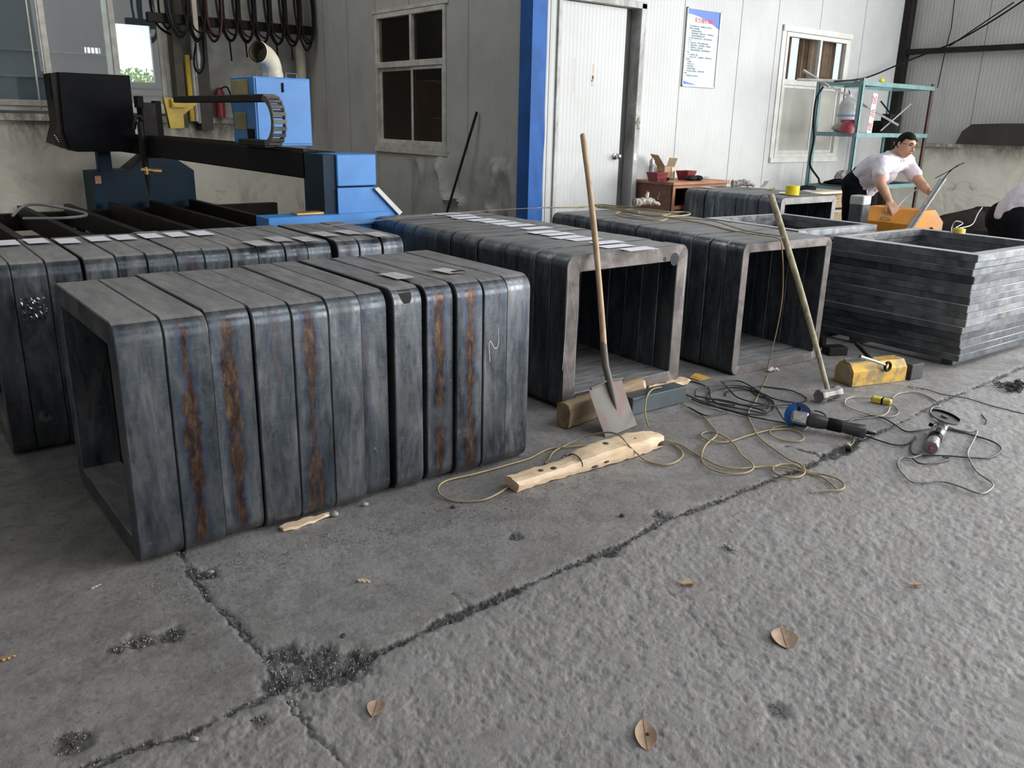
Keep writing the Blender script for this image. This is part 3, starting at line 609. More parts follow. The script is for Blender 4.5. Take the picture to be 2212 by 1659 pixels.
# chalk squiggle on the eleventh frame
f11 = row1[10]
def side_local(o, px, py):
    Mi = o.matrix_world.inverted(); n = (o.matrix_world.to_3x3() @ Vector((0, 1, 0))); P0 = o.matrix_world @ Vector((0, 0, 0)); d = ray(px, py)
    return Mi @ (CAM+d*((P0-CAM).dot(n)/d.dot(n)))
bpy.context.view_layer.update()
pts = [side_local(f11, *p) for p in ((1076, 709), (1077, 735), (1074, 750), (1068, 752), (1062, 742), (1059, 737), (1056, 745), (1057, 765), (1058, 782))]
MB().tube([(p.x, -.0005, p.z) for p in spline(pts, 4)], .0018, 5).build('chalk_mark', M_CHALK, f11)
for fi, px, py, rw, rh, nm in ((7, 883, 643, .030, .034, 'dark_spot'), ):
    o = row1[fi]; p = side_local(o, px, py); c0 = (-.01, .03, .826); mb = MB()
    g = []
    for a in range(9):
        t = a/8*PI/2*1.1-.25; yy = .065-.0665*math.sin(t); zz = .862-.065+.0665*math.cos(t); wv = rw*math.sqrt(max(0, 1-((a-4)/4.4)**2))
        g.append([(-.005+wv*(k/4-.5)*2, yy, zz) for k in range(5)])
    mb.sheet(g, .0008).build(nm, mat('dark_blotch', (.03, .03, .033), (.045, .045, .045), 6, .85, spec=.15), o)
# --- row behind it on the left
O0, A0 = (0.46, 4.16), -.027
s0a = [-.0]; 
line0 = lambda x: (x, 620-.0715*x) if x < 450 else (x, 588-.115*(x-450)+6)
u0 = lambda x: seam_u(x, 0, A0, O0, line0(x))
s0 = [u0(-30), u0(27), u0(105), (u0(181), u0(187)), u0(257), u0(322), u0(385), u0(445), u0(502), u0(560), u0(619), u0(667), (u0(718), u0(731)), u0(778), (u0(826), u0(829)), u0(874)]
R0 = [(.3, 0, .02, 0), (0, 0, .02, .3), (0, 0, .02, .2), (0, 0, .01, .3), (0, 0, .01, .4), (.3, .03, .01, 0), (.6, .0, .03, 0), (.2, .02, .01, 0), (0, 0, .02, 0), (.1, 0, .02, 0), (.8, .0, .015, 0), (0, 0, .01, 0), (.9, -.005, .016, 0), (0, 0, .01, 0), (0, 0, .01, 0)]
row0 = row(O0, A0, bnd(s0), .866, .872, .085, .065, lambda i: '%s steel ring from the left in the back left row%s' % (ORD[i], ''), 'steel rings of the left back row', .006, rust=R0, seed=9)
# plastic wrap glinting on the second and third frames of the back row
for fi, (px, py) in ((1, (70, 668)), (2, (112, 675))):
    o = row0[fi]; rg = random.Random(fi); p = side_local(o, px, py)
    mb = MB(); g = [[(-.05+.1*j/14, -.004-.006*rg.random(), p.z-.05+.10*i/10+.006*rg.random()) for j in range(15)] for i in range(11)]
    mb.sheet(g, .0006).build('plastic_wrap', glass_mat('crinkled_film', (.85, .86, .86), .12, .12), o)
# --- middle row, open end towards the viewer
O2, A2 = (2.93, 3.19), -.018
L2 = 2.06; s2 = [0, .130, .262, .40, .54, .67, .81, (.95, .957), 1.09, 1.23, 1.37, 1.51, 1.645, (1.785, 1.79), 1.925, 2.065]
D2 = lambda i: 'nearest steel ring of the middle row, its scratched open face towards the viewer' if i == 0 else 'farthest steel ring of the middle row' if i == 14 else '%s steel ring of the middle row, counted from its open end' % ORD[i]
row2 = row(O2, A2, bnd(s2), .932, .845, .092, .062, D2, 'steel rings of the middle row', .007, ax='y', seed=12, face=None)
fr = row2[0]; fr.data = fr.data.copy(); fr.data.materials.append(M_CUT)
for p in fr.data.polygons:
    if abs(p.normal.x) > .9: p.material_index = 1
rg = random.Random(5)
def face_pt(o, px, py, off=.0015):
    Mi = o.matrix_world.inverted(); lx = min((v.co.x for v in o.data.vertices), key=lambda x: ((o.matrix_world @ Vector((x, 0, 0)))-CAM).length)
    n = (o.matrix_world.to_3x3() @ Vector((1, 0, 0))); P0 = o.matrix_world @ Vector((lx, 0, 0)); d = ray(px, py); q = Mi @ (CAM+d*((P0-CAM).dot(n)/d.dot(n)))
    q.x += off if lx > 0 else -off; return q
bpy.context.view_layer.update()
for k, L_ in enumerate((((1229, 592), (1226, 640), (1221, 720), (1215, 800)), ((1232, 600), (1238, 650), (1243, 690)), ((1250, 620), (1249, 660), (1245, 730), (1241, 800), (1238, 835)), ((1218, 760), (1226, 800), (1233, 840)), ((1480, 540), (1480, 580), (1475, 640)), ((1471, 640), (1465, 700)), ((1476, 560), (1471, 620)), ((1479, 575), (1473, 640), (1467, 720)), ((1483, 548), (1479, 600), (1472, 680)))):
    MB().tube([face_pt(fr, *p, off=.0002) for p in spline(L_, 4)], .0009 if k % 2 else .0014, 5).build('chalk_mark', M_CHALK, fr)
for (px, py, r) in ((1457, 560, .034), (1436, 560, .012)):
    c = face_pt(fr, px, py, .0006); s_ = 1 if c.x > 0 else -1
    MB().prism([(c.x, c.y+r*math.cos(a*PI/10), c.z+r*1.1*math.sin(a*PI/10)) for a in range(20)], (s_*.0006, 0, 0)).build('dark_spot', mat('dull_patch', (.045, .047, .055), (.06, .06, .07), 6, .8, spec=.2), fr)
# --- next row to the right
O3, A3 = (4.24, 3.08), -.094
n3 = 14; s3 = [1.94*k/n3+(.004*math.sin(k*3) if 0 < k < n3 else 0) for k in range(n3+1)]
D3 = lambda i: 'nearest steel ring of the right standing row, open face behind the sledgehammer handle' if i == 0 else 'farthest steel ring of the right standing row' if i == 13 else '%s steel ring of the right standing row, counted from its open end' % ORD[i]
row3 = row(O3, A3, bnd(s3), .844, .833, .060, .058, D3, 'steel rings of the right standing row', .007, ax='y', seed=22)
fr = row3[0]; fr.data = fr.data.copy(); fr.data.materials.append(M_CUT)
for p in fr.data.polygons:
    if abs(p.normal.x) > .9: p.material_index = 1
# --- far short row with papers and tape on it
O5, A5 = (6.58, 4.42), -.035
n5 = 9; s5 = [1.13*k/n5 for k in range(n5+1)]
D5 = lambda i: 'nearest steel ring of the far short row, pale open face beside the yellow tape' if i == 0 else 'farthest steel ring of the far short row, by the brown cabinet' if i == 8 else '%s steel ring of the far short row, counted from its open end' % ORD[i]
row5 = row(O5, A5, bnd(s5), .84, .91, .065, .058, D5, 'steel rings of the far short row', .006, ax='y', seed=31)
fr = row5[0]; fr.data = fr.data.copy(); fr.data.materials.append(mat('pale_cut_face', (.40, .39, .38), (.3, .3, .3), 9, .5, .3, .2))
for p in fr.data.polygons:
    if abs(p.normal.x) > .9: p.material_index = 1
# --- frames lying flat, two stacks
def flat_stack(origin, rz, n, th, sx, sy, t, z0, lab, group, seed, jit):
    rg = random.Random(seed); z = z0
    for i in range(n):
        h = th*rg.uniform(.94, 1.06); mb = MB(); vs, fs = ring_mesh(h, sx, sy, t, .004, .0025, .003, 1)
        mb.add([(y, zz, x+h/2) for x, y, zz in vs], fs); o = mb.build('flat_steel_ring', M_FLAT, None, 40)
        o.location = (origin[0]+rg.uniform(-jit, jit), origin[1]+rg.uniform(-jit, jit), z); o.rotation_euler = (0, 0, rz+rg.uniform(-jit, jit)*.8)
        o['bright'] = float(rg.choice((.02, .15, .5, .95))); tag(o, lab(i, n), 'steel ring', group); z += h+.0006
    return z
def stack_lab(where):
    return lambda i, n: ('topmost flat steel ring of the %s' % where) if i == n-1 else ('lowest flat steel ring of the %s' % where) if i == 0 else '%s flat steel ring from the top of the %s' % (ORD[n-1-i], where)
A4 = -.04; O4 = (5.66, 2.33)
ZT4 = flat_stack(O4, A4, 15, .0460, 1.14, 1.04, .085, .045, stack_lab('big flat stack at the right edge'), 'flat frames of the right stack', 3, .010)
A6 = -.086; O6 = (5.42, 3.47)
ZT6 = flat_stack(O6, A6, 15, .0467, .94, .92, .07, .09, stack_lab('flat stack behind the right standing row'), 'flat frames of the stack behind', 8, .006)
# bearers below the flat stacks
for k, (O, A, p, s, lab) in enumerate(((O4, A4, (.02, .72), (1.05, .09, .044), 'dark steel bearer under the back of the big flat stack'), (O4, A4, (.06, .06), (1.05, .08, .044), 'dark steel bearer under the near edge of the big flat stack'), (O6, A6, (.02, .1), (.9, .1, .089), 'dark wooden bearer under the near edge of the flat stack behind'), (O6, A6, (.02, .75), (.9, .1, .089), 'dark wooden bearer under the back of the flat stack behind'))):
    o = MB().box((0, 0, 0), s, None, .004).build('bearer', M_RUST if k > 1 else M_TEALSTEEL); o.matrix_world = Matrix.Translation((*O, 0)) @ rotz(A) @ Matrix.Translation((*p, 0)); tag(o, lab, 'bearer')
# small blocks beside the big stack's left side
for k, (px, py, s, lab) in enumerate(((1776, 752, (.10, .12, .08), 'black steel block on the floor left of the big flat stack'), (1790, 770, (.14, .10, .06), 'low dark block on the floor behind the yellow magnet lifter'), (1966, 822, (.12, .10, .10), 'dark steel block on the floor right of the yellow magnet lifter'))):
    c = onz(px, py); o = MB().box((0, 0, 0), s, None, .004).build('steel_block', M_BLACKM if k < 2 else mat('dark_block_steel', (.05, .048, .05), (.03, .03, .032)), None, None); o.location = (c.x, c.y, 0); o.rotation_euler = (0, 0, (.3, -.5, -.15)[k]); tag(o, lab, 'block')
# --- paper labels on the rows
def paper(px, py, z, sx, sy, rz, lab, grp, m=None, w=0.):
    c = onz(px, py, z); rg_ = random.Random(int(px*7+py)); o = MB().sheet([[(-sx/2+sx*i/4, -sy/2+sy*j/3, .0006+(w*rg_.random())) for i in range(5)] for j in range(4)], .0004).build('paper_label', m or M_PAPER, None, 50)
    o.location = (c.x, c.y, z+.0042); o.rotation_euler = (0, 0, rz); return tag(o, lab, 'paper label', grp)
for k, (x, y) in enumerate(((964, 463), (995, 467), (1009, 471.5), (1040, 476), (1069, 479.5), (1094, 484), (1122, 488), (1158, 494), (1174, 502.5), (1205, 507), (1227, 513.5), (1262, 518), (1311, 525), (1330, 533), (1379, 539))):
    paper(x, y, .846, .212, .098, A2+rg.uniform(-.03, .03), ('farthest white paper label on the middle row' if k == 0 else 'nearest white paper label on the middle row' if k == 14 else '%s white paper label from the near end of the middle row' % ORD[14-k]), 'white paper labels on the middle row')
for k, (x, y) in enumerate(((15, 526), (78, 522), (146, 522), (211, 517.5), (266, 514.5), (325, 511), (380, 508), (434, 505))):
    paper(x, y, .875, .095, .19, A0+.02*math.sin(k*2), '%s white paper label from the left on the back row' % ORD[k], 'white paper labels on the left back row')
for k, (x, y) in enumerate(((557, 527), (601, 518), (660, 518), (700, 507), (752, 503), (815, 508))):
    paper(x, y, .875, .095, .19, A0+.03*math.sin(k*2+1), '%s faded grey paper label from the left on the back row' % ORD[k], 'faded paper labels on the left back row', M_PAPER2)
paper(857, 598, .866, .085, .15, A1+.03, 'crumpled white label on the eighth frame of the front row', None, mat('worn_label', (.6, .6, .61), (.45, .45, .45), 30, .8), .002)
paper(966, 587, .866, .08, .13, A1+.1, 'faded grey label near the right end of the front row', None, M_PAPER2)
paper(1530, 406, .912, .1, .16, 0, 'white paper at the back end of the far short row', None)
paper(1700, 418, .912, .22, .14, .5, 'white paper sheet beside the yellow tape roll', None)
paper(1745, 413, .912, .16, .10, .2, 'small white paper right of the yellow tape roll', None)
bt_ = MB().box((-.03, -.012, 0), (.03, .012, .006), None, .002).build('steel_chip', M_BLACKM); c = onz(989, 588, .868); bt_.location = (c.x, c.y, .8685); tag(bt_, 'small black steel chip lying on the front row near its right end', 'steel chip')
# ================================================================== TOOLS AND THINGS ON THE FLOOR
def from_pts(a, b, up=(0, 0, 1)):
    """matrix whose z axis runs from a to b, origin at a"""
    a = Vector(a); z = (Vector(b)-a).normalized(); x = Vector(up).cross(z); x = x.normalized() if x.length > 1e-4 else z.orthogonal().normalized(); y = z.cross(x)
    return Matrix(((x.x, y.x, z.x, a.x), (x.y, y.y, z.y, a.y), (x.z, y.z, z.z, a.z), (0, 0, 0, 1)))
# ---- shovel leaning on the middle row
rest = ony(1284, 545, 3.170)
knee = None
for zk in [k*.005 for k in range(20, 90)]:          # where the shaft meets the blade
    kp = onz(1309, 800, zk); ft_ = onz(1348, 930, .004); e_ = abs((kp-ft_).length-.285)
    if knee is None or e_ < knee[0]: knee = (e_, kp)
knee = knee[1]; foot = onz(1348, 930, .004); bdir = (knee-foot).normalized()
dirv = (rest-knee).normalized()
r = thing('shovel', 'square-bladed shovel with a worn wooden handle leaning on the middle row', 'shovel', foot)
# frame: x = across, y = towards/away, z along the handle
xa = dirv.cross(-_f).normalized(); ya = xa.cross(dirv).normalized()
if ya.dot(_f) > 0: ya = -ya
top_px = min([(abs((knee+dirv*k*.01-CAM).dot(UP)/(knee+dirv*k*.01-CAM).dot(FW)*F-(IH/2-292)), k*.01) for k in range(90, 190)])[1]
xb = Vector((.99, .137, 0)); xb = (xb-bdir*xb.dot(bdir)).normalized(); yb = xb.cross(bdir).normalized()
if yb.dot(_f) > 0: yb = -yb
kq = knee-foot
def S(a, b, c):
    """c runs up the blade to the knee at .285, then up the shaft"""
    if c <= .285: return xb*a+yb*b+bdir*c
    return kq+xa*a+ya*b+dirv*(c-.285)
hp = []
for k in range(15):
    t = k/14; z = .36+t*(.285+top_px-.36); hp.append(S(.010*math.sin(t*PI), .012*math.sin(t*PI*1.1), z))
MB().tube(hp, [.0155+.002*math.sin(k)*.4 for k in range(14)]+[.0145], 14).tube([hp[-1], hp[-1]+dirv*.008], [.0145, .008], 14).build('handle', M_WOODH, r, 50)
bl = []
for i in range(15):
    t = i/14; z = .0+.262*t; row_ = []
    for j in range(13):
        u = j/12*2-1; w = .134+.003*t; drop = -.018*u*u*(1-.35*t); sh = 0
        if t > .82: z2 = z-.012*abs(u)**3*(t-.82)*5
        else: z2 = z
        row_.append(S(u*w, drop-.02*math.sin(t*PI*.5)+.018*max(0, 1-abs(u)*5)*t*t, z2))
    bl.append(row_)
MB().sheet(bl, .0022).build('blade', M_RUSTBLADE, r, 60)
sk = [S(0, -.012+.024*min(1, t*1.6)-.012*t, .10+.33*t) for t in [k/8 for k in range(9)]]
MB().tube(sk, [.004, .010, .015, .0175, .0185, .0185, .0185, .0185, .0185], 12).tube([S(-.134, -.018, .255), S(-.05, -.014, .262), S(0, .004, .272), S(.05, -.014, .262), S(.134, -.018, .255)], .006, 8).build('socket', M_RUSTBLADE, r, 50)
# ---- sledgehammer leaning on the right standing row
hc = onz(1790, 851, .045); rest = onz(1694, 520, .842)
dh = (rest-hc).normalized(); n_ = ((onz(1628, 320, 1.0)-CAM).normalized())
r = thing('sledgehammer', 'sledgehammer with a long weathered wooden handle leaning on the right standing row', 'sledgehammer', (hc.x, hc.y, 0))
o_ = Vector((hc.x, hc.y, 0)); q = [hc-o_+dh*(-.02+1.32*k/12)+_r*.012*math.sin(k/12*PI) for k in range(13)]
MB().tube(q, [.0135, .014, .015, .016, .017, .0175, .018, .018, .0185, .0185, .019, .0195, .0195], 12).build('handle', M_WOODO, r, 50)
ha = (onz(1826, 842, .045)-onz(1757, 858, .045)).normalized(); ha.z = 0
Mh = from_pts(hc-o_-ha*.088, hc-o_+ha*.088)
MB().lathe([(.001, 0), (.036, 0), (.040, .008), (.040, .035), (.031, .05), (.031, .126), (.040, .141), (.040, .168), (.036, .176), (.001, .176)], Mh, 8).build('hammer_head', M_HAMMER, r, 35)
# ---- split timber under the middle row and steel bar in front
def rough_bar(name, a, b, w, h, m, lab, cat, seed, amp=.006, n=16, z0=0, taper=None, parent=None):
    a = Vector((a[0], a[1], 0)); b = Vector((b[0], b[1], 0)); d = (b-a); Ln = d.length; d.normalize(); s_ = Vector((-d.y, d.x, 0)); rg = random.Random(seed); mb = MB(); vs = []; K = 12
    for i in range(n+1):
        t = i/n; ww, hh = (w, h) if taper is None else taper(t)
        for k in range(K):
            c = math.cos(2*PI*(k+.5)/K); s2 = math.sin(2*PI*(k+.5)/K); e = 5
            rr = 1/((abs(c)**e+abs(s2)**e)**(1/e)); y = c*rr*ww/2+rg.uniform(-amp, amp); z = s2*rr*hh/2+hh/2+rg.uniform(-amp, amp)
            vs.append(d*(Ln*t+(rg.uniform(-amp, amp)*2 if i in (0, n) else 0))+s_*y+Vector((0, 0, max(.0, z))))
    fs = [(i*K+k, i*K+(k+1) % K, (i+1)*K+(k+1) % K, (i+1)*K+k) for i in range(n) for k in range(K)]+[tuple(range(K-1, -1, -1)), tuple(range(n*K, n*K+K))]
    mb.add(vs, fs); o = mb.build(name, m, parent, 30); o.location = (a.x, a.y, z0)
    return tag(o, lab, cat) if lab else o
tb = rough_bar('timber_block', (2.765, 3.00), (3.43, 3.095), .085, .135, M_TIMBER, 'rough squared timber lying under the open end of the middle row', 'timber', 3, .004)
rough_bar('splintered_top', (.17, .03), (.66, .095), .075, .03, M_PINE, None, None, 8, .010, z0=.128, parent=tb); tp = tb.children[0]; tp.location = (.17, .03, .128)
rough_bar('fresh_end', (.645, .093), (.672, .098), .083, .128, M_PINE, None, None, 5, .003, 3, parent=tb); tb.children[-1].location = (.645, .093, .004)
a = onz(1330, 880, .05); b = onz(1484, 868, .05)
d = onz(1484, 870, .045)-onz(1372, 898, .045); d.z = 0; d.normalize(); e = onz(1486, 868, 0); a = e-d*.44
o = MB().box((0, -.05, 0), (.42, .05, .096), None, .004).build('steel_bar', M_TEALSTEEL); o.location = (a.x, a.y, 0); o.rotation_euler = (0, 0, math.atan2(d.y, d.x)); o.location += Vector((-d.y, d.x, 0))*.05
tag(o, 'teal-grey square steel bar lying right of the shovel blade', 'steel bar')
# ---- barked log in front
A_ = onz(1105, 1058); B_ = onz(1418, 960)
def lt(t): w = .085+.045*(1/(1+math.exp(-(t-.42)*30)))-.05*max(0, t-.85)*4; return (w, w*.62)
lg = rough_bar('split_log', (A_.x, A_.y), (B_.x, B_.y), .1, .07, M_PINE, 'pale debarked log with dark knots lying in front of the shovel', 'log', 15, .0032, 34, 0, lt)
dl = (Vector((B_.x, B_.y, 0))-Vector((A_.x, A_.y, 0))); Ll = dl.length; dl.normalize(); sl = Vector((-dl.y, dl.x, 0)) 
for t, s_, z, r_ in ((.62, .01, .078, .016), (.80, -.02, .074, .013), (.17, -.01, .054, .011), (.24, -.02, .052, .013), (.55, -.058, .03, .016), (.97, -.045, .028, .026), (.48, -.05, .02, .018)):
    MB().ball(dl*Ll*t+sl*s_+Vector((0, 0, z)), r_, 6, (1.2, 1, .45)).build('knot', M_BARK, lg, 60)
MB().tube([dl*Ll*.40+sl*(.05*math.cos(a_))+Vector((0, 0, .034+.036*math.sin(a_)+.004)) for a_ in [k*2*PI/18 for k in range(18)]], .0035, 6, closed=True).tube([dl*Ll*.40+sl*.05+Vector((0, 0, .05)), dl*Ll*.37+sl*.04+Vector((0, 0, .068)), dl*Ll*.34+sl*.03+Vector((0, 0, .062))], .0035, 6).build('wire_tie', M_SOOT, lg, 60)
# ---- wood splinter and small litter
def splinter(px, py, qx, qy, w, lab, m=M_PINE, th=.012):
    a = onz(px, py); b = onz(qx, qy); d = b-a; Ln = d.length; d.normalize(); s_ = Vector((-d.y, d.x, 0)); mb = MB(); g = []
    for i in range(9):
        t = i/8; ww = w*(.35+.65*math.sin(PI*min(1, .25+t*.8)))*(1 if i < 8 else .3); g.append([d*Ln*t+s_*ww*(j/3-.5)+Vector((0, 0, th*(1+.3*math.sin(i*2+j*1.7)))) for j in range(4)])
    o = mb.sheet(g, th*.9).build('wood_splinter', m, None, 30); o.location = (a.x, a.y, 0); return tag(o, lab, 'wood splinter')
splinter(608, 1146, 712, 1114, .045, 'long pale wood splinter on the floor at the foot of the front row')
splinter(774, 1255, 800, 1258, .016, 'short pale wood chip on the open floor in front of the front row', th=.006)
splinter(2, 1427, 33, 1418, .012, 'thin orange wood stick at the left edge of the floor', mat('orange_stick', (.6, .36, .14)), .006)
splinter(196, 1273, 218, 1263, .006, 'thin pale straw on the floor left of the front row', th=.003)
splinter(1566, 1178, 1590, 1195, .012, 'grey curled bark sliver lying on the open floor', M_STONE, .008)
splinter(1968, 838, 1995, 842, .012, 'pale wood sliver below the yellow magnet lifter', th=.005)
splinter(1655, 787, 1700, 775, .03, 'torn brown bark strip on the floor under the hanging cord', M_TIMBER, .012)
def stone(px, py, r_, m, lab, name='pebble'):
    c = onz(px, py); rg = random.Random(int(px)); mb = MB(); mb.ball((0, 0, r_*.5), r_, 5, (1.2, .9, .6)); mb.v = [tuple(x*(1+rg.uniform(-.15, .15)) for x in p) for p in mb.v]
    mb.v = [(x, y, max(z, 0)) for x, y, z in mb.v]
    o = mb.build(name, m, None, 60); o.location = (c.x, c.y, 0); o.rotation_euler = (0, 0, px); tag(o, lab, 'pebble')
stone(722, 1114, .016, M_STONE, 'pale round pebble at the right end of the long wood splinter')
stone(788, 1092, .012, M_STONE, 'pale pebble on the floor below the sixth ring of the front row')
stone(742, 1376, .009, M_SOOT, 'dark round pebble above the large floor pit')
stone(420, 1599, .009, M_STONE, 'small pale pebble in the joint at the bottom left')
stone(455, 1238, .010, M_STONE, 'white pebble in the hollow below the front row')
stone(1344, 1116, .010, M_SOOT, 'black glossy pebble on the floor below the log')
stone(980, 1097, .010, M_SOOT, 'black chip on the floor near the yellow cord loop')
# fine grit along joints and in pits: nobody could count it
rg = random.Random(11); mb = MB()
for pts, w, dp in CRACKS[:2]:
    for (ax, ay), (bx, by) in zip(pts, pts[1:]):
        Ls = math.hypot(bx-ax, by-ay)
        for _ in range(int(Ls*230)):
            t = rg.random(); x = ax+(bx-ax)*t+rg.gauss(0, w*1.1); y = ay+(by-ay)*t+rg.gauss(0, w*1.1); s_ = rg.choice((.0012, .002, .003, .0045))
            if math.hypot(x, y) < 6: mb.add([(x+s_*rg.uniform(.6, 1.3)*a, y+s_*rg.uniform(.6, 1.3)*b, -.006+s_*c+rg.uniform(0, .002)) for a, b, c in ((1, 0, 0), (-.5, .9, 0), (-.5, -.9, 0), (0, 0, 1.4))], [(0, 1, 3), (1, 2, 3), (2, 0, 3), (0, 2, 1)])
for px, py, r_, dp in PITS:
    c = onz(px, py)
    for _ in range(int(6000*r_*r_*3)+40):
        s_ = rg.choice((.0015, .0025, .004)); x = c.x+rg.gauss(0, r_*.55); y = c.y+rg.gauss(0, r_*.55)
        mb.add([(x+s_*rg.uniform(.6, 1.3)*a, y+s_*rg.uniform(.6, 1.3)*b, -.005+s_*c_) for a, b, c_ in ((1, 0, 0), (-.5, .9, 0), (-.5, -.9, 0), (0, 0, 1.4))], [(0, 1, 3), (1, 2, 3), (2, 0, 3), (0, 2, 1)])
for _ in range(1500):
    px = rg.uniform(300, 1300); py = 1240-.22*(px-300)+abs(rg.gauss(0, 40)); c = onz(px, py); s_ = rg.choice((.001, .0015, .003))
    mb.add([(c.x+s_*a, c.y+s_*b, s_*c_) for a, b, c_ in ((1, 0, 0), (-.5, .9, 0), (-.5, -.9, 0), (0, 0, 1.3))], [(0, 1, 3), (1, 2, 3), (2, 0, 3), (0, 2, 1)])
tag(mb.build('floor_grit', mat('mixed_grit', (.06, .058, .055), (.3, .29, .28), 60, .9, lo=.45, hi=.6)), 'dark and pale grit scattered along the floor joints and pits', 'grit', kind='stuff')
# ---- dry leaves
def leaf(px, py, Ln, Wd, ang, curl, lab, stem=.35, fold=0.):
    c = onz(px, py); g = []
    for i in range(11):
        t = i/10; w = Wd*.5*math.sin(PI*t**.85)**.75 if 0 < t < 1 else .0006
        g.append([(u*w, (t-.5)*Ln, .004+curl*((u*w/Wd*2)**2)*1.0+curl*.5*(t-.3)**2+fold*abs(u)*w) for u in (-1, -.6, -.25, 0, .25, .6, 1)])
    r = thing('dry_leaf', lab, 'leaf', (c.x, c.y, 0), ang)
    MB().sheet(g, .0006).build('leaf_blade', M_LEAF, r, 60)
    MB().tube([(0, -Ln*.5, .006), (0, 0, .0055), (0, Ln*.5, .005+curl*.15), (.004, Ln*(.5+stem*.6), .006), (.012, Ln*(.5+stem), .004)], [.0006, .001, .0013, .0013, .0012], 5).build('leaf_stem', mat('leaf_stem', (.30, .2, .13)), r)
leaf(1394, 1590, .120, .056, -.72, .008, 'oval tan leaf with a dark spot, nearest the bottom of the floor')
MB().ball((.006, .0, .0075), .005, 6, (1, 1, .4)).build('leaf_spot', M_BARK, bpy.data.objects['dry_leaf'])
leaf(1693, 1381, .110, .080, -.80, .010, 'round curled tan leaf on the right part of the floor', .3, .05)
leaf(812, 1533, .070, .048, 2.4, .007, 'small pale leaf right of the cracked joint crossing', .4)
leaf(1487, 1264, .055, .036, 1.1, .012, 'small pale leaf above the thin hairline crack', .2)
leaf(1978, 1266, .055, .026, .9, .008, 'narrow brown leaf far right on the floor', .2)
# ---- angle grinders
def grinder(cx, cy, tx, ty, roll, lab, disc_up, metal):
    a = onz(cx, cy, .04); b = onz(tx, ty, .035); d = b-a; d.z = 0; Ln = .29; ang = math.atan2(d.y, d.x)
    r = thing('angle_grinder', lab, 'angle grinder', (a.x, a.y, .040 if disc_up else .064), 0, None, Euler((roll, 0 if disc_up else .075, ang))); r.scale = (1.15, 1.2, 1.2)
    Mx = Matrix.Translation((0, 0, 0)) @ Matrix.Rotation(PI/2, 4, 'Y')
    MB().lathe([(.001, .045), (.030, .048), (.033, .06), (.031, .10), (.026, .125), (.025, .20), (.028, .25), (.030, .285), (.026, .292), (.001, .294)], Mx, 18).build('motor_body', metal, r, 40)
    MB().lathe([(.0262, .13), (.0275, .132), (.0275, .19), (.0262, .192)], Mx, 18).build('grip_band', M_BLACK, r, 40)
    MB().box((-.028, -.027, -.026), (.05, .027, .026), None, .010).cyl((0, 0, -.02), (0, 0, -.042), .022, 14).box((-.018, -.012, .022), (.022, .012, .032), None, .003).build('gear_head', M_CHROME, r, 35)
    MB().cyl((0, 0, -.046), (0, 0, -.052), .058, 28).cyl((0, 0, -.053), (0, 0, -.06), .015, 6).build('grinding_disc', mat('blue_grey_disc' if not disc_up else 'grey_disc', (.03, .06, .16) if not disc_up else (.085, .08, .082), None, 20, .7), r, 40)
    g = [[((.062-.000*i)*math.cos(PI*.62+PI*.76*j/14)*(1 if i else .4), .062*math.sin(PI*.62+PI*.76*j/14)*(1 if i else .4), (-.036, -.036, -.062)[i]) for j in range(15)] for i in range(3)]
    MB().sheet(g, .0016).build('disc_guard', M_BLUETRIM if not disc_up else M_BLACKM, r, 30)
    MB().cyl((.0, .024, 0), (.0, .045, 0), .008, 8).build('spindle_knob', M_BLACK, r, 40)
    MB().box((.10, -.010, -.036), (.17, .010, -.026), None, .004).build('switch_paddle', M_BLACK, r)
    MB().tube([(.29, 0, 0), (.31, 0, -.002), (.33, 0, -.008)], [.009, .007, .005], 8).build('cord_boot', M_BLACK if not disc_up else M_RED, r, 50); return r
grinder(1722, 910, 1826, 928, 1.35, 'angle grinder lying beside the black cord coil, black body and blue guard', False, mat('black_grinder_body', (.03, .035, .04), (.05, .055, .06), 8, .35))
grinder(2030, 925, 2003, 985, PI*.93, 'angle grinder at the right with silver body and a bare grey disc on top', True, mat('grey_grinder_body', (.30, .29, .32), (.22, .22, .24), 8, .3, .4))
# ---- yellow lifting magnet with lever
A_ = onz(1840, 836); B_ = onz(1955, 822); d = B_-A_; Ln = d.length; ang = math.atan2(d.y, d.x)
r = thing('lifting_magnet', 'scuffed yellow lifting magnet on the floor below the big flat stack', 'lifting magnet', (A_.x, A_.y, 0), ang)
prof = [(0, 0), (0, .09), (.035, .135), (.12, .135), (.155, .09), (.155, 0)]
MB().prism([(0, y, z) for y, z in prof], (Ln, 0, 0)).build('magnet_body', mat('scuffed_yellow', (.62, .38, .05), (.30, .22, .10), 12, .55, .1, .3, .003, lo=.42, hi=.6), r)
MB().prism([(-.006, .02+y*.74, .02+z*.8) for y, z in prof], (.008, 0, 0)).build('end_plate', mat('worn_end_plate', (.45, .36, .2), (.3, .28, .26), 14, .6, .3), r)
MB().tube([(.0, .06, .138), (.0, .09, .150), (.05, .08, .155)], .006, 6).box((.0, .045, .132), (.17, .11, .140), None, .002).build('top_plate', M_HAMMER, r)
MB().tube([(.03, -.00, .19), (.13, -.005, .158), (.225, -.012, .125)], [.011, .010, .009], 10).build('lever', M_CHROME, r, 50)
MB().tube([(.25+.022*math.cos(k*PI/8), -.014, .112+.026*math.sin(k*PI/8)) for k in range(16)], .009, 8, closed=True).build('lever_ring', M_BLACKM, r, 50)
MB().tube([(.18, .05, .142), (.13, .10, .21), (.11, .13, .235)], [.013, .015, .012], 10).build('grip', M_BLACK, r, 50)
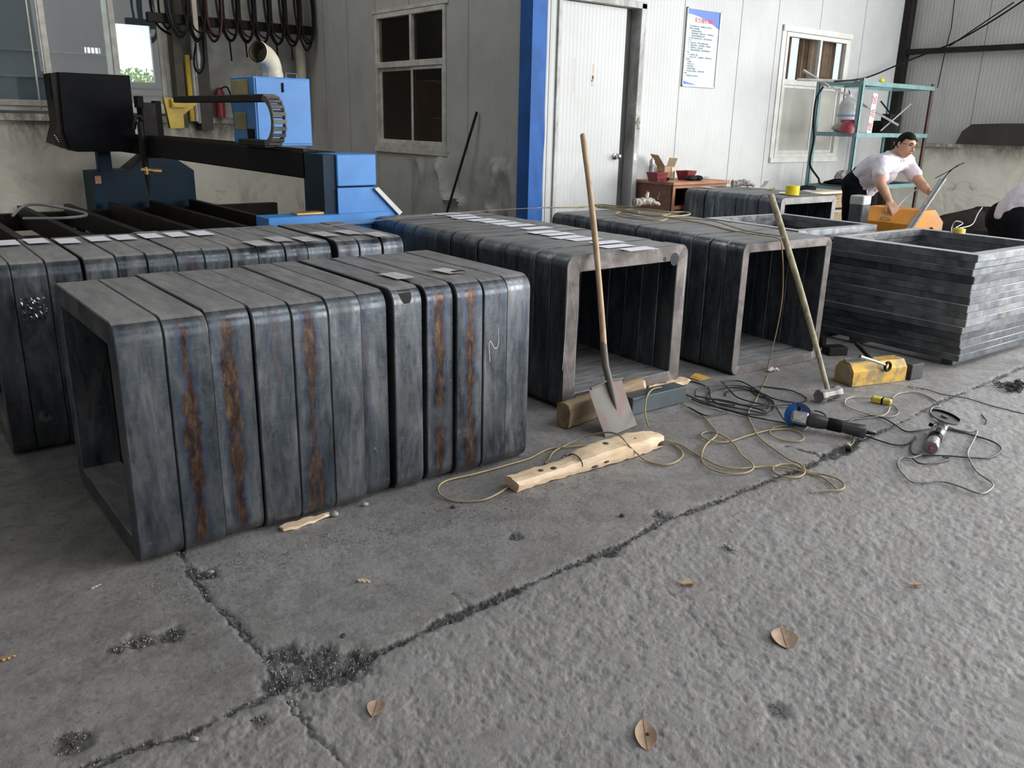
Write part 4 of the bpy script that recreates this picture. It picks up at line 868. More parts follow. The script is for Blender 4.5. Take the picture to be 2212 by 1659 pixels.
# ---- cords lying on the floor
def cord(name, pts, rad, m, lab, cat='cord', z=None, sub=6, extra=None, lift=None):
    P = []
    for k, p in enumerate(pts):
        zz = p[2] if len(p) > 2 else rad+.001+(lift[k] if lift else .0016*(1+math.sin(k*1.9)))
        P.append(onz(p[0], p[1], zz))
    o = MB().tube(spline(P, sub), rad, 7).build(name, m, None, 60); return tag(o, lab, cat) if lab else o
z8 = lambda *L_: [(1450+p[0]*.3445, 600+p[1]*.3445, *p[2:]) for p in L_]
z5 = lambda *L_: [(900+p[0]*.2712, 750+p[1]*.2712, *p[2:]) for p in L_]
cord('yellow_cable', z8((60, 790), (105, 812), (200, 870), (260, 940), (285, 985), (215, 1050), (190, 1130), (230, 1190), (330, 1225), (440, 1228), (505, 1205), (510, 1170), (440, 1110), (400, 1050), (340, 1000), (250, 965), (195, 975), (195, 1000), (260, 1025), (360, 1028), (480, 990), (620, 955), (740, 950), (810, 975), (832, 1005), (800, 1025), (700, 1020), (630, 990), (620, 960), (660, 935), (725, 925)), .0042, M_CORDY, 'yellow cord running from the steel bar in loops to the black grinder')
cord('yellow_cable', z8((555, 720), (520, 790), (490, 830), (485, 870), (510, 930), (550, 1000), (650, 1080), (740, 1140), (810, 1170), (840, 1215), (800, 1248), (720, 1250), (650, 1225), (640, 1190), (690, 1170), (770, 1175), (860, 1220), (960, 1235), (1040, 1260), (1085, 1300), (1060, 1330), (960, 1335), (870, 1345)), .0045, M_CORDY, 'yellow cord with a small round loop, ending in a hook beside the floor joint')
cord('yellow_cable', z8((-140, 1000), (0, 1030), (80, 1060), (180, 1120), (300, 1180), (430, 1195), (560, 1185), (640, 1185), (760, 1200), (860, 1225), (940, 1250), (1000, 1290), (1032, 1322)), .0042, M_CORDY, 'yellow cord leading from the log end to the hooked cord end')
cord('yellow_cable', z5((1900, 735), (2000, 748), (2080, 795), (2120, 860), (2050, 920), (1940, 935), (1820, 900), (1750, 840, .03), (1690, 780, .075), (1640, 725, .105), (1590, 690, .10), (1500, 680, .07), (1350, 712, .03), (1200, 775), (1090, 835), (1050, 900), (1020, 925)), .0042, M_CORDY, 'yellow cord arching over the log in front of the shovel')
cord('yellow_cable', z5((1440, 770), (1200, 795), (1050, 812), (900, 885), (750, 930), (450, 1012), (250, 1058), (175, 1110), (190, 1175), (300, 1225), (500, 1222), (620, 1180), (735, 1110)), .0042, M_CORDY, 'yellow cord loop bulging left of the log below the front row')
cord('yellow_cable', z5((1850, 640, .03), (1825, 560, .06), (1820, 480, .075), (1835, 390, .095), (1880, 335, .106), (1950, 318, .108)), .0042, M_CORDY, 'short yellow cord end bent up over the teal steel bar')
cord('white_cable', z8((830, 960), (900, 905), (1000, 895), (1120, 890), (1290, 872), (1390, 868), (1425, 840), (1385, 795)), .0036, M_CORDG, 'pale cord from the black grinder to the yellow socket', 'cord')
cord('white_cable', z8((1268, 752), (1150, 745), (1095, 765), (1100, 805), (1170, 835), (1290, 868), (1350, 850), (1372, 810)), .0036, mat('pale_yellow_cord', (.5, .46, .34)), 'pale loop of cord left of the yellow socket', 'cord')
cord('grey_cable', z8((1385, 755), (1430, 725), (1520, 718), (1610, 745), (1685, 800), (1640, 812), (1625, 850), (1660, 900), (1760, 945), (1850, 965), (1915, 960), (1900, 1010), (1860, 1090), (1870, 1140), (1920, 1220), (2015, 1290), (1985, 1340), (1920, 1350), (1800, 1305), (1690, 1278), (1530, 1285), (1470, 1250), (1420, 1180), (1440, 1130), (1510, 1128), (1590, 1100)), .0044, M_CORDG, 'grey cord winding from the yellow socket round to the silver grinder')
cord('black_cable', z8((1100, 962), (1200, 985), (1300, 1020), (1400, 1048), (1470, 1045), (1525, 1010), (1530, 995), (1505, 1050), (1510, 1100), (1560, 1110), (1750, 1118), (1900, 1130), (2000, 1128), (2070, 1078), (2020, 1030), (1900, 990), (1800, 965), (1700, 945), (1600, 950), (1480, 965), (1400, 920), (1330, 880), (1240, 865), (1150, 885), (1080, 915), (980, 905), (860, 885), (780, 850), (790, 815)), .0042, M_CORDK, 'black cord linking the two angle grinders')
cord('black_cable', z8((1510, 1130), (1560, 1165), (1660, 1162), (1745, 1135), (1700, 1125)), .004, M_CORDK, 'short black cord loop beneath the silver grinder')
cord('black_cable', z8((1480, 680), (1600, 700), (1700, 730), (1850, 755), (2000, 800), (2230, 858)), .0026, M_CORDK, 'thin black wire lying along the floor crack at the right')
cord('black_cable', z8((1945, 858), (1975, 895), (1970, 918)), .0034, M_SOOT, 'short black curved offcut of wire right of the silver grinder')
cord('black_cable', z8((1115, 965), (1145, 1000), (1140, 1035), (1110, 1060)), .0038, M_CORDG, 'short cord tail below the black grinder')
# coil of black cord: several overlapping runs of one cord each
for k, (P_, lab) in enumerate((
 (((-120, 660), (0, 650), (120, 648), (230, 690), (250, 760), (330, 800), (480, 830), (600, 850), (650, 810), (620, 760), (540, 740), (500, 700), (540, 680), (640, 690), (760, 710), (850, 760), (780, 782), (650, 760), (560, 722), (430, 690), (330, 690), (240, 720), (230, 770), (330, 792), (400, 800)), 'black cord run forming the upper loops of the tangled coil'),
 (((-40, 680), (0, 690), (110, 740), (230, 790), (350, 830), (500, 870), (620, 895), (715, 910)), 'black cord leading straight from the steel bar to the black grinder'),
 (((310, 650), (400, 645), (460, 660), (560, 720), (640, 790), (640, 830), (590, 860), (450, 850), (330, 820), (250, 800), (240, 760), (340, 770), (470, 800), (620, 802), (780, 800), (830, 850), (900, 835), (960, 855), (960, 885), (860, 885)), 'black cord run with the wide right-hand loop of the tangled coil'),
 (((150, 740), (160, 700), (250, 680), (400, 675), (520, 700), (600, 760), (618, 800), (590, 835), (520, 815), (350, 780), (200, 750), (150, 742)), 'black cord ring lying on the left of the tangled coil'),
 (((340, 740), (350, 715), (450, 700), (560, 725), (640, 790), (700, 880), (730, 905)), 'black cord strand crossing the middle of the tangled coil'),
 (((130, 760), (200, 790), (350, 835), (260, 862), (200, 858), (110, 812)), 'black cord strand along the lower left of the tangled coil'),
 (((320, 655), (345, 680), (400, 740), (470, 770), (580, 795), (660, 800), (735, 797), (790, 815)), 'black cord strand running down to the right through the tangled coil'))):
    cord('black_cable', z8(*P_), .0042, M_CORDK, lab, lift=[.004*(k % 4)+.002*math.sin(j*2.3+k)+.002 for j in range(len(P_))])
# cord hanging from the right standing row to the floor
r3f = row3[0]
hang = [onz(1440, 470, .842), onz(1520, 483, .841), onz(1580, 498, .841), onz(1640, 508, .842), onz(1678, 514, .842)]
yf = 3.055
top_ = onz(1688, 524, .842); low = onz(1658, 812, .006)
hp = hang+[top_]+[top_.lerp(low, t)+Vector((0, .0, (low.z-top_.z)*0))+Vector((.02*math.sin(t*5), -.035*math.sin(t*PI)-.0, 0)) for t in (.06, .2, .4, .6, .8, .93)]+[low, onz(1642, 846, .006)]
tag(MB().tube(spline(hp, 6), .0036, 7).build('brown_cable', mat('brown_cable', (.30, .2, .09), (.2, .14, .07))), 'thin brown cord hanging over the open end of the right standing row', 'cord')
# yellow socket on the floor, connector and torn tape
c = onz(1905, 872); r = thing('extension_socket', 'yellow two-part extension socket lying on the cord at the right', 'socket', (c.x, c.y, 0), math.atan2(*(onz(1928, 874)-onz(1888, 866)).yx))
MB().box((-.055, -.022, 0), (-.0, .022, .036), None, .006).box((.0, -.019, .004), (.05, .019, .034), None, .006).build('socket_shell', M_PLUG, r)
MB().box((-.058, -.016, .006), (-.052, .016, .03), None, .002).box((-.004, -.021, .002), (.006, .021, .035)).build('socket_face', M_BLACK, r)
c = onz(1830, 967); r = thing('broken_plug', 'broken pale plug with a black end below the black grinder', 'plug', (c.x, c.y, 0), .6)
MB().lathe([(.001, -.03), (.013, -.03), (.016, -.01), (.01, .015), (.005, .03), (.001, .03)], Matrix.Translation((0, 0, .014)) @ Matrix.Rotation(PI/2, 4, 'Y'), 10).build('plug_shell', mat('dirty_yellow_plug', (.5, .42, .16), (.3, .26, .15), 20), r, 50)
MB().box((-.065, -.013, 0), (-.032, .013, .022), None, .003).build('plug_cap', M_BLACK, r)
c = onz(1512, 818); tag(MB().sheet([[(.11*(i/4-.5)+.01*math.sin(j), .08*(j/3-.5), .004+.02*math.sin(i/4*PI)*j/3) for i in range(5)] for j in range(4)], .0015).build('orange_rag', mat('orange_rag', (.55, .33, .06), (.4, .24, .05), 10, .8)), 'crumpled orange scrap on the floor right of the middle row', 'scrap').location = (c.x, c.y, 0)
c = onz(1668, 803); rg = random.Random(2); tag(MB().sheet([[(.09*(i/7-.5)+.01*rg.random(), .05*(j/4-.5)+.01*rg.random(), .003+.022*rg.random()) for i in range(8)] for j in range(5)], .001).build('crumpled_film', M_PAPER2), 'crumpled pale plastic film below the hanging brown cord', 'plastic film').location = (c.x, c.y, 0)
# chain heap at the right edge
r = thing('chain', 'heap of black chain lying at the right edge of the floor', 'chain', (onz(2190, 838).x, onz(2190, 838).y, 0)); rg = random.Random(4)
for k in range(60):
    x, y = rg.gauss(0, .07), rg.gauss(0, .035); a = rg.uniform(0, PI); tl = rg.choice((0, PI/2*.8)); Mx = Matrix.Translation((x, y, .012+.012*rg.random())) @ rotz(a) @ Matrix.Rotation(tl, 4, 'X')
    MB().tube([Mx @ Vector((.014*math.cos(q*PI/5)+(.007 if math.cos(q*PI/5) > 0 else -.007), .009*math.sin(q*PI/5), 0)) for q in range(10)], .003, 5, closed=True).build('chain_link', M_SOOT, r, 60)
# ================================================================== CUTTING MACHINE (left background)
def poly_box(name, pts, ex, m, parent, org, bev=.004):
    mb = MB().prism(pts, ex); o = mb.build(name, m, parent, None, org); md = o.modifiers.new('bevel', 'BEVEL'); md.width = bev; md.segments = 2; md.limit_method = 'ANGLE'; return o
org = Vector((2.85, 5.3, 0)); r = thing('cutting_machine', 'blue gantry cutting machine with a long black beam and black control console', 'cutting machine', org)
def part(mb, name, m, smooth=None, p=None): 
    o = mb.build(name, m, None, smooth, org); o.parent = p or r; o.location = (0, 0, 0); return o
part(MB().box((2.72, 5.28, 1.055), (3.02, 5.56, 1.265), None, .006), 'end_housing', M_BLUE)
lower = MB().prism([(2.72, 5.28, .45), (2.72, 5.28, 1.045), (3.01, 5.28, 1.045), (3.19, 5.28, .86), (3.19, 5.28, .45)], (0, .30, 0)); part(lower, 'near_carriage', M_BLUE)
part(MB().box((2.715, 5.30, 1.04), (3.01, 5.56, 1.06)), 'seam_shade_strip', M_BLACK)  # black strip painted in for the shadow in the housing seam
part(MB().box((2.63, 5.30, .45), (2.722, 5.60, 1.262)), 'carriage_shaded_side', M_NAVY)  # side turned from the light, its shade put into the dark colour
part(MB().box((2.20, 5.24, .80), (2.72, 5.44, .875), None, .005).box((2.72, 5.25, .80), (3.10, 5.275, .875)), 'rail_cover', M_BLUE)
part(MB().prism([(2.99, 5.255, 1.035), (3.02, 5.255, 1.045), (3.21, 5.255, .865), (3.185, 5.255, .845)], (0, .02, 0)), 'guard_strip', M_WFRAME2)
part(MB().box((2.63, 5.575, 1.09), (2.87, 10.2, 1.27), None, .008), 'gantry_beam', M_BLACK)
part(MB().box((2.635, 5.6, 1.27), (2.66, 9.6, 1.29)).box((2.82, 7.3, 1.27), (2.86, 9.6, 1.285)), 'beam_rail', M_BLACKM)
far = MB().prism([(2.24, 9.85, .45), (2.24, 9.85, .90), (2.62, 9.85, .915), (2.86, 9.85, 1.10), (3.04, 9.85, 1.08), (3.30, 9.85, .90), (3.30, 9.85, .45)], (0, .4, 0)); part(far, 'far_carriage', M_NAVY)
part(MB().box((2.26, 9.842, .78), (2.32, 9.852, .86)), 'pale_sticker', M_CABEDGE)
part(MB().box((2.32, 9.86, .88), (2.45, 9.98, 1.15), None, .006), 'console_post', M_NAVY)
con = part(MB().prism([(2.02, 9.72, 1.87), (2.0, 9.72, 1.30), (2.04, 9.72, 1.14), (2.10, 9.72, 1.11), (2.68, 9.72, 1.11), (2.685, 9.72, 1.87)], (0, .42, 0)), 'control_console', M_BLACK)
part(MB().prism([(1.955, 9.76, 1.86), (1.955, 9.76, 1.38), (1.90, 9.76, 1.22), (1.90, 9.76, 1.19), (2.04, 9.76, 1.13), (2.03, 9.76, 1.86)], (0, .34, 0)).box((1.945, 9.82, 1.62), (1.957, 10.06, 1.82)), 'console_front', M_BLACKM, None, None)
for k in range(4): part(MB().cyl((1.915+.01*k, 9.758, 1.27-.02*k), (1.915+.01*k, 9.75, 1.27-.02*k), .006, 8), 'console_knob', M_CHROME)
# torch carriage on the beam
part(MB().box((2.60, 9.12, 1.07), (2.74, 9.30, 1.60), None, .006), 'lift_slide', M_BLACKM)
part(MB().box((2.56, 9.10, 1.55), (2.62, 9.22, 1.66), None, .004).box((2.74, 9.15, 1.10), (2.80, 9.28, 1.62), None, .004), 'slide_plate', M_BLACK)
part(MB().tube([(2.50, 9.1, 1.35), (2.53, 9.1, 1.47), (2.58, 9.1, 1.47), (2.58, 9.1, 1.44)], .02, 10).tube([(2.55, 9.05, 1.42), (2.555, 9.05, 1.12), (2.56, 9.05, .98), (2.565, 9.05, .85), (2.57, 9.05, .72)], [.03, .035, .03, .018, .006], 12), 'cutting_torch', M_BLACKM, 50)
part(MB().cyl((2.50, 9.0, .965), (2.66, 9.0, .955), .018, 10).cyl((2.545, 9.0, .99), (2.55, 9.0, .92), .02, 10).cyl((2.60, 9.0, .955), (2.69, 9.0, .95), .022, 10), 'brass_valve', M_BRASS, 50)
part(MB().prism([(2.84, 9.18, 1.655), (3.15, 9.18, 1.64), (3.16, 9.18, 1.60), (3.02, 9.18, 1.49), (3.02, 9.18, 1.37), (2.98, 9.18, 1.36), (2.88, 9.18, 1.36)], (0, .06, 0)).box((2.90, 9.14, 1.56), (3.04, 9.18, 1.645), None, .004).cyl((2.93, 9.13, 1.6), (2.93, 9.18, 1.6), .025, 12), 'yellow_bracket', M_YELLOW)
# energy chain: straight run, curve of separate links, return run
chx = 2.62; zc, rc, yc = 1.465, .155, 6.10
def link_pts(t):
    if t < 0: return (chx, yc-t, zc+rc)
    if t > PI: return (chx, yc+(t-PI)*rc, zc-rc)
    return (chx, yc-rc*math.sin(t)*1.0, zc+rc*math.cos(t))
part(MB().box((chx-.05, yc, zc+rc-.025), (chx+.05, 8.05, zc+rc+.03), None, .006), 'cable_chain', M_BLACKM)
part(MB().box((chx-.05, yc, zc-rc-.025), (chx+.05, 6.6, zc-rc+.02), None, .006), 'cable_chain', M_BLACKM)
for k in range(11):
    a = (k+.5)/11*PI; c = Vector(link_pts(a)); M_ = Matrix.Translation(c) @ Matrix.Rotation(a-PI/2, 4, 'X')
    part(MB().box((-.05, -.02, -.022), (-.04, .02, .022), M_).box((.04, -.02, -.022), (.05, .02, .022), M_).box((-.05, -.028, -.012), (.05, -.018, .012), M_).box((-.04, -.012, -.02), (.04, .012, -.014), M_), 'chain_link', M_ALU if 0 else mat('grey_chain_link', (.14, .135, .125), None, 9, .5) if k == 0 else bpy.data.materials['grey_chain_link'])
# burning table: side rails, slag bed and slats
org = Vector((1.2, 5.6, 0)); r = thing('burning_table', 'dark iron burning table with cross slats beneath the gantry beam', 'table', org)
part(MB().box((.0, 9.70, .35), (4.2, 9.80, .52), None, .004), 'side_rail', M_BLACKM); part(MB().box((.0, 5.45, .35), (3.2, 5.56, .62), None, .004), 'side_rail', M_BLACKM)
part(MB().box((-.5, 5.56, .25), (4.2, 9.7, .30)), 'slag_bed', mat('slag_dust', (.07, .05, .042), (.035, .028, .026), 2.5, .9))
for k in range(9): part(MB().box((-.2+.42*k, 5.56, .42), (-.14+.42*k, 9.7, .60), None, .003), 'slat', M_BLACKM)
for q in ((0, 9.72), (4.1, 9.72), (0, 5.47), (3.1, 5.47), (2, 5.47), (2, 9.72)): part(MB().box((q[0], q[1], 0), (q[0]+.08, q[1]+.07, .36)), 'leg', M_BLACKM)
o = MB().tube(spline([(1.25, 8.5, .62), (1.38, 8.6, .70), (1.55, 8.5, .70), (1.78, 8.2, .645), (1.6, 8.1, .63), (1.3, 8.3, .62)], 5), .012, 6).build('hose', mat('pale_grey_hose', (.25, .27, .28))); tag(o, 'pale grey hose loop lying on the burning table', 'hose')
tag(MB().box((2.42, 5.29, .876), (2.62, 5.39, .892), rotz(0), .003).build('yellow_plate', M_BRASS), 'small yellow plate lying on the blue rail cover', 'plate')
# ---- blue power cabinet with the cream elbow on top
org = Vector((2.95, 6.85, 1.27)); r = thing('power_cabinet', 'sky-blue power cabinet standing on the black beam', 'cabinet', org)
part(MB().box((2.73, 6.62, 1.272), (3.20, 7.09, 1.79), None, .005), 'cabinet_body', M_BLUE)
part(MB().box((2.745, 6.612, 1.29), (3.19, 6.622, 1.78), None, .003), 'door', M_BLUE)
part(MB().box((2.955, 6.60, 1.68), (2.97, 6.613, 1.75), None, .003), 'handle', M_BLACK)
part(MB().box((2.724, 6.72, 1.63), (2.731, 7.06, 1.77), None, .003), 'yellow_label_plate', mat('dull_yellow_plate', (.42, .36, .18)))
part(MB().box((2.724, 6.80, 1.39), (2.731, 7.04, 1.52), None, .003), 'yellow_label_plate', bpy.data.materials['dull_yellow_plate'])
part(MB().box((2.72, 6.66, 1.29), (2.731, 6.78, 1.40)), 'vent', M_BLACK)
for x in (2.78, 3.02): part(MB().tube([(x, 6.66, 1.79), (x, 6.66, 1.825), (x+.09, 6.66, 1.825), (x+.09, 6.66, 1.79)], .005, 6), 'lifting_eye', M_CHROME)
org = Vector((2.97, 6.85, 1.79)); r = thing('exhaust_elbow', 'cream plastic elbow pipe standing open-mouthed on the blue cabinet', 'pipe', org)
ctr = [Vector((2.99, 6.84, 1.792)), Vector((2.99, 6.84, 1.84)), Vector((2.98, 6.83, 1.885)), Vector((2.955, 6.815, 1.925)), Vector((2.915, 6.79, 1.955)), Vector((2.865, 6.755, 1.97)), Vector((2.82, 6.72, 1.975))]
outr = spline(ctr, 3); mb = MB().tube(outr, [.080]*3+[.074]*(len(outr)-6)+[.082]*3, 24, False)
inner = MB().tube(outr[-7:], .068, 24, False); part(mb, 'elbow_body', M_PVC, 50); part(inner, 'elbow_bore', mat('dark_bore', (.16, .14, .09), (.09, .08, .05)), 50)  # bore coloured darker than the outside of the pipe
# ---- festoon of hoses near the ceiling of the bay
org = Vector((4.1, 10.3, 2.6)); r = thing('hose_festoon', 'row of dark hose loops hanging from a rail above the blue cabinet', 'hose festoon', org)
part(MB().box((3.1, 10.30, 2.46), (5.04, 10.38, 2.56), None, .006), 'rail', M_BLACKM)
rg = random.Random(6)
for k in range(9):
    x0 = 3.30+.19*k; dx = .19
    for q in range(3):
        P_ = [(x0+.03*q, 10.27-.03*q, 3.2), (x0-.02+.03*q, 10.25-.03*q, 2.8), (x0+.02*q, 10.22-.02*q, 2.5), (x0+dx*.45, 10.2-.02*q, 2.30+.04*q+rg.uniform(-.03, .03)), (x0+dx*.95, 10.22-.02*q, 2.42), (x0+dx*1.1, 10.25-.03*q, 2.8), (x0+dx*.8, 10.27-.03*q, 3.2)]
        part(MB().tube(spline(P_, 5), .011+.003*(q == 0), 7), 'hose', (M_BLACKM, mat('blue_black_hose', (.03, .04, .06)) if k == 0 else M_BLACK, mat('dull_red_hose', (.10, .03, .03)) if k == 2 else M_BLACKM)[q], 50)
    if k in (3, 4, 5, 6, 7): part(MB().cyl((x0+dx*.45, 10.2, 2.33), (x0+dx*.45+.01, 10.2, 2.10+.05*(k % 3)), .010, 7), 'hose_tail', M_BLACK)
# pipes and bars hanging at the corner of the window
org = Vector((3.45, 10.5, 0))
o = thing('pipe_bundle', 'bundle of brown, yellow and grey pipes standing at the right end of the long window', 'pipe bundle', org); r = o
part(MB().box((3.40, 10.48, 1.35), (3.50, 10.66, 3.4), None, .004), 'brown_post', mat('brown_post', (.10, .085, .06), (.06, .05, .04), 3))
part(MB().box((3.52, 10.45, 1.42), (3.57, 10.5, 2.15), None, .004), 'yellow_pipe', M_YELLOW)
part(MB().cyl((3.60, 10.46, 1.42), (3.60, 10.46, 2.1), .025, 10).cyl((3.64, 10.52, 1.40), (3.64, 10.52, 3.3), .03, 10), 'grey_pipe', M_ALU, 50)
part(MB().box((3.66, 10.5, 1.32), (3.80, 10.66, HR)), 'dark_post', mat('dark_brown_post', (.09, .08, .07), (.06, .05, .045), 3))
part(MB().tube(spline([(3.20, 10.4, 3.2), (3.17, 10.4, 2.7), (3.22, 10.4, 2.45), (3.36, 10.4, 2.35)], 5), .014, 7).tube(spline([(3.3, 10.38, 3.2), (3.25, 10.38, 2.6), (3.35, 10.38, 2.42), (3.42, 10.38, 2.9)], 5), .012, 7), 'hose', M_BLACK, 50)
org = Vector((3.6, 10.3, 0)); r = thing('cable_drop', 'cream conduit with a dark cable loop hanging in front of the pipe bundle', 'conduit', (3.6, 10.3, 2.2))
org = Vector((3.6, 10.3, 2.2)); part(MB().box((3.585, 10.28, 2.28), (3.64, 10.31, 3.6), None, .003), 'conduit', M_PVC)
part(MB().tube(spline([(3.61, 10.29, 2.30), (3.57, 10.29, 2.15), (3.56, 10.29, 2.02), (3.61, 10.29, 1.95), (3.67, 10.29, 2.05), (3.68, 10.29, 2.25), (3.70, 10.29, 2.6)], 5), .011, 7), 'cable_loop', M_BLACK, 50)
part(MB().tube([(3.61, 10.28, 2.28), (3.615, 10.28, 2.12), (3.61, 10.28, 2.0)], [.012, .022, .012], 8), 'film_wrap', M_PAPER2, 50)
struct(MB().cyl((4.93, 10.42, 1.47), (4.93, 10.42, HR), .06, 16).build('trim_15', M_PVC, None, 50))
r = thing('fire_extinguisher', 'red extinguisher bottle on the ledge behind the yellow bracket', 'extinguisher', (3.93, 10.56, 1.42)); org = Vector((3.93, 10.56, 1.42))
part(MB().tube([(3.93, 10.58, 1.471), (3.93, 10.58, 1.75), (3.93, 10.58, 1.79), (3.93, 10.58, 1.81)], [.055, .055, .04, .018], 14), 'bottle', M_RED, 40)
part(MB().tube(spline([(3.94, 10.56, 1.80), (4.02, 10.55, 1.82), (4.06, 10.55, 1.7), (4.07, 10.55, 1.52)], 4), .009, 6), 'hose', M_BLACK, 50)
tag(MB().tube(spline([onx(1258, 449, 3.9) if 0 else onz(1262, 449, .86), onz(1160, 449.5, .875), onz(1050, 455, .88), onz(900, 467, .885), onz(780, 480, .888), onz(700, 489, .89)], 5), .0028, 6).build('thin_wire', mat('brownish_wire', (.25, .18, .16))), 'thin brown wire strung over the back left row and the middle row', 'wire')
# pole leaning on the grey wall
tag(MB().tube([(UG-.33, 7.26, 0), (UG-.03, 6.86, 1.58)], .013, 8).build('iron_pole', M_BLACKM, None, 50), 'thin dark iron pole leaning against the grey wall', 'pole')
# ================================================================== WALL POSTER, CABINET, SHELF
r = thing('notice_board', 'framed white and blue notice with red Chinese heading on the right wall', 'notice', (7.34, V1, 2.255)); org = Vector((7.34, V1, 2.255))
M_ = Matrix.Translation((7.34, V1-.012, 2.255))
pw, ph = .265, .375
mb = MB(); [mb.box((7.34+a, V1-.02, 2.255+b), (7.34+c, V1-.002, 2.255+d), None, .002) for a, b, c, d in ((-pw, -ph, -pw+.012, ph), (pw-.012, -ph, pw, ph), (-pw, -ph, pw, -ph+.012), (-pw, ph-.012, pw, ph))]
part(mb, 'frame', M_ALU)
part(MB().box((7.34-pw+.01, V1-.010, 2.255-ph+.01), (7.34+pw-.01, V1-.004, 2.255+ph-.01)), 'sheet', plain('notice_sheet', (.56, .69, .72), .35))
mblue = plain('notice_blue', (.03, .13, .50), .35); y = V1-.0112; mlb = plain('notice_light_blue', (.35, .60, .90), .35)
def wave(lo, hi, x0, x1, m, nm, dy=0):
    n = 16; part(MB().sheet([[(x0+(x1-x0)*k/n, y-dy, f(k/n)) for k in range(n+1)] for f in (lo, hi)], .0004), nm, m)
zt = 2.255+ph-.014
wave(lambda t: zt-.045-.115*t**1.9, lambda t: zt, 7.34-pw+.013, 7.34+pw-.013, mblue, 'blue_swoosh')
wave(lambda t: zt-.075-.07*t**2.2, lambda t: zt-.064-.075*t**2.2, 7.34-pw+.013, 7.34+.10, mlb, 'thin_swoosh')
zb = 2.255-ph+.022
wave(lambda t: zb, lambda t: zb+.002+.036*(1-t)**.8*(.6+.4*(1-t)), 7.34-pw+.013, 7.34-.04, mblue, 'bottom_swoosh')
RX = Matrix.Rotation(PI/2, 4, 'X')
text_mesh('heading', '安全操作规程', .052, plain('notice_red', (.70, .03, .03), .4), r, Matrix.Translation((.015, -.0125, .262)) @ RX)
mtx = plain('notice_text', (.10, .13, .15), .5)
body = ['为保证设备安全运行，保障操作人员人身安全，', '特制定以下操作规程。', '一、操作前检查设备状态。', '二、检查电源线路、气路是否正常，不得带病作业。', '三、开机前必须穿戴好防护用品。', '四、操作人员必须经过培训，严禁无证操作设备。', '工 作 中', '五、设备运行时，严禁用手触摸运动部件。', '六、发现异常情况，立即停机检查，切断电源。', '七、更换零件时，必须先停机。', '八、严禁超负荷使用设备，保持场地整洁有序。', '工作后', '九、关闭电源与气源。', '十、清理工作台面，工具摆放整齐，做好保养记录。', '注意事项', '严禁烟火。', '严禁酒后上岗。', '严禁违章操作。', '严格遵守各项规定。', '发生事故应立即报告，并保护好现场。', '附则', '本规程自公布之日起执行。']
for k, l_ in enumerate(body):
    hd = k in (6, 11, 14, 20); o = text_mesh('text_line', l_, .0175, mtx, r, Matrix.Identity(4), .0004)
    me = o.data; xs = [v.co.x for v in me.vertices]; me.transform(Matrix.Translation((-min(xs), 0, 0))); o.rotation_euler = (PI/2, 0, 0)
    o.location = (-pw+(.03 if hd else .055), -.0122, .205-.0225*k)
    wd = max(xs)-min(xs); 
    if wd > .44: o.scale = (.44/wd, 1, 1)
# brown open cabinet
org = Vector((6.92, 5.84, 0)); r = thing('wooden_cabinet', 'low brown wooden cabinet with open shelves against the white wall', 'cabinet', org)
x0, x1, y0, y1, h = 6.50, 7.33, 5.60, 6.07, .965
part(MB().box((x0, y0+.01, 0), (x0+.02, y1, h-.03)), 'side_panel', M_CABWOOD); part(MB().box((x1-.02, y0+.01, 0), (x1, y1, h-.03)), 'side_panel', M_CABWOOD)
part(MB().box((x0-.02, y0-.02, h-.03), (x1+.03, y1+.01, h), None, .004), 'top', M_CABEDGE)
part(MB().box((x0, y0, .0), (x0+.035, y0+.02, h-.03)).box((x1-.035, y0, 0), (x1, y0+.02, h-.03)).box((x0+.405, y0, .72), (x0+.435, y0+.02, h-.06)).box((x0+.035, y0, h-.06), (x1-.035, y0+.02, h-.03)).box((x0+.035, y0, .70), (x1-.035, y0+.02, .735)), 'face_rail', M_CABEDGE)
part(MB().box((x0+.02, y0+.02, .70), (x1-.02, y1, .72)).box((x0+.02, y1-.015, 0), (x1-.02, y1, h-.03)).box((x0+.41, y0+.02, .72), (x0+.43, y1, h-.03)), 'shelf', mat('dark_cabinet_inside', (.09, .05, .035), (.06, .035, .025)))
part(MB().box((x0+.035, y0+.006, .06), (x0+.41, y0+.018, .69), None, .003).box((x0+.42, y0+.006, .06), (x1-.035, y0+.018, .69), None, .003), 'door', mat('grey_lower_door', (.36, .35, .35)))
for (v_, z_, w_, hh) in ((5.78, .82, .008, .07), (5.95, .83, .014, .06)): part(MB().tube([(x0-.001, v_+.012*math.sin(k), z_+hh*(k/6-.5)) for k in range(7)], w_*.4, 5), 'scratch', M_PINE)
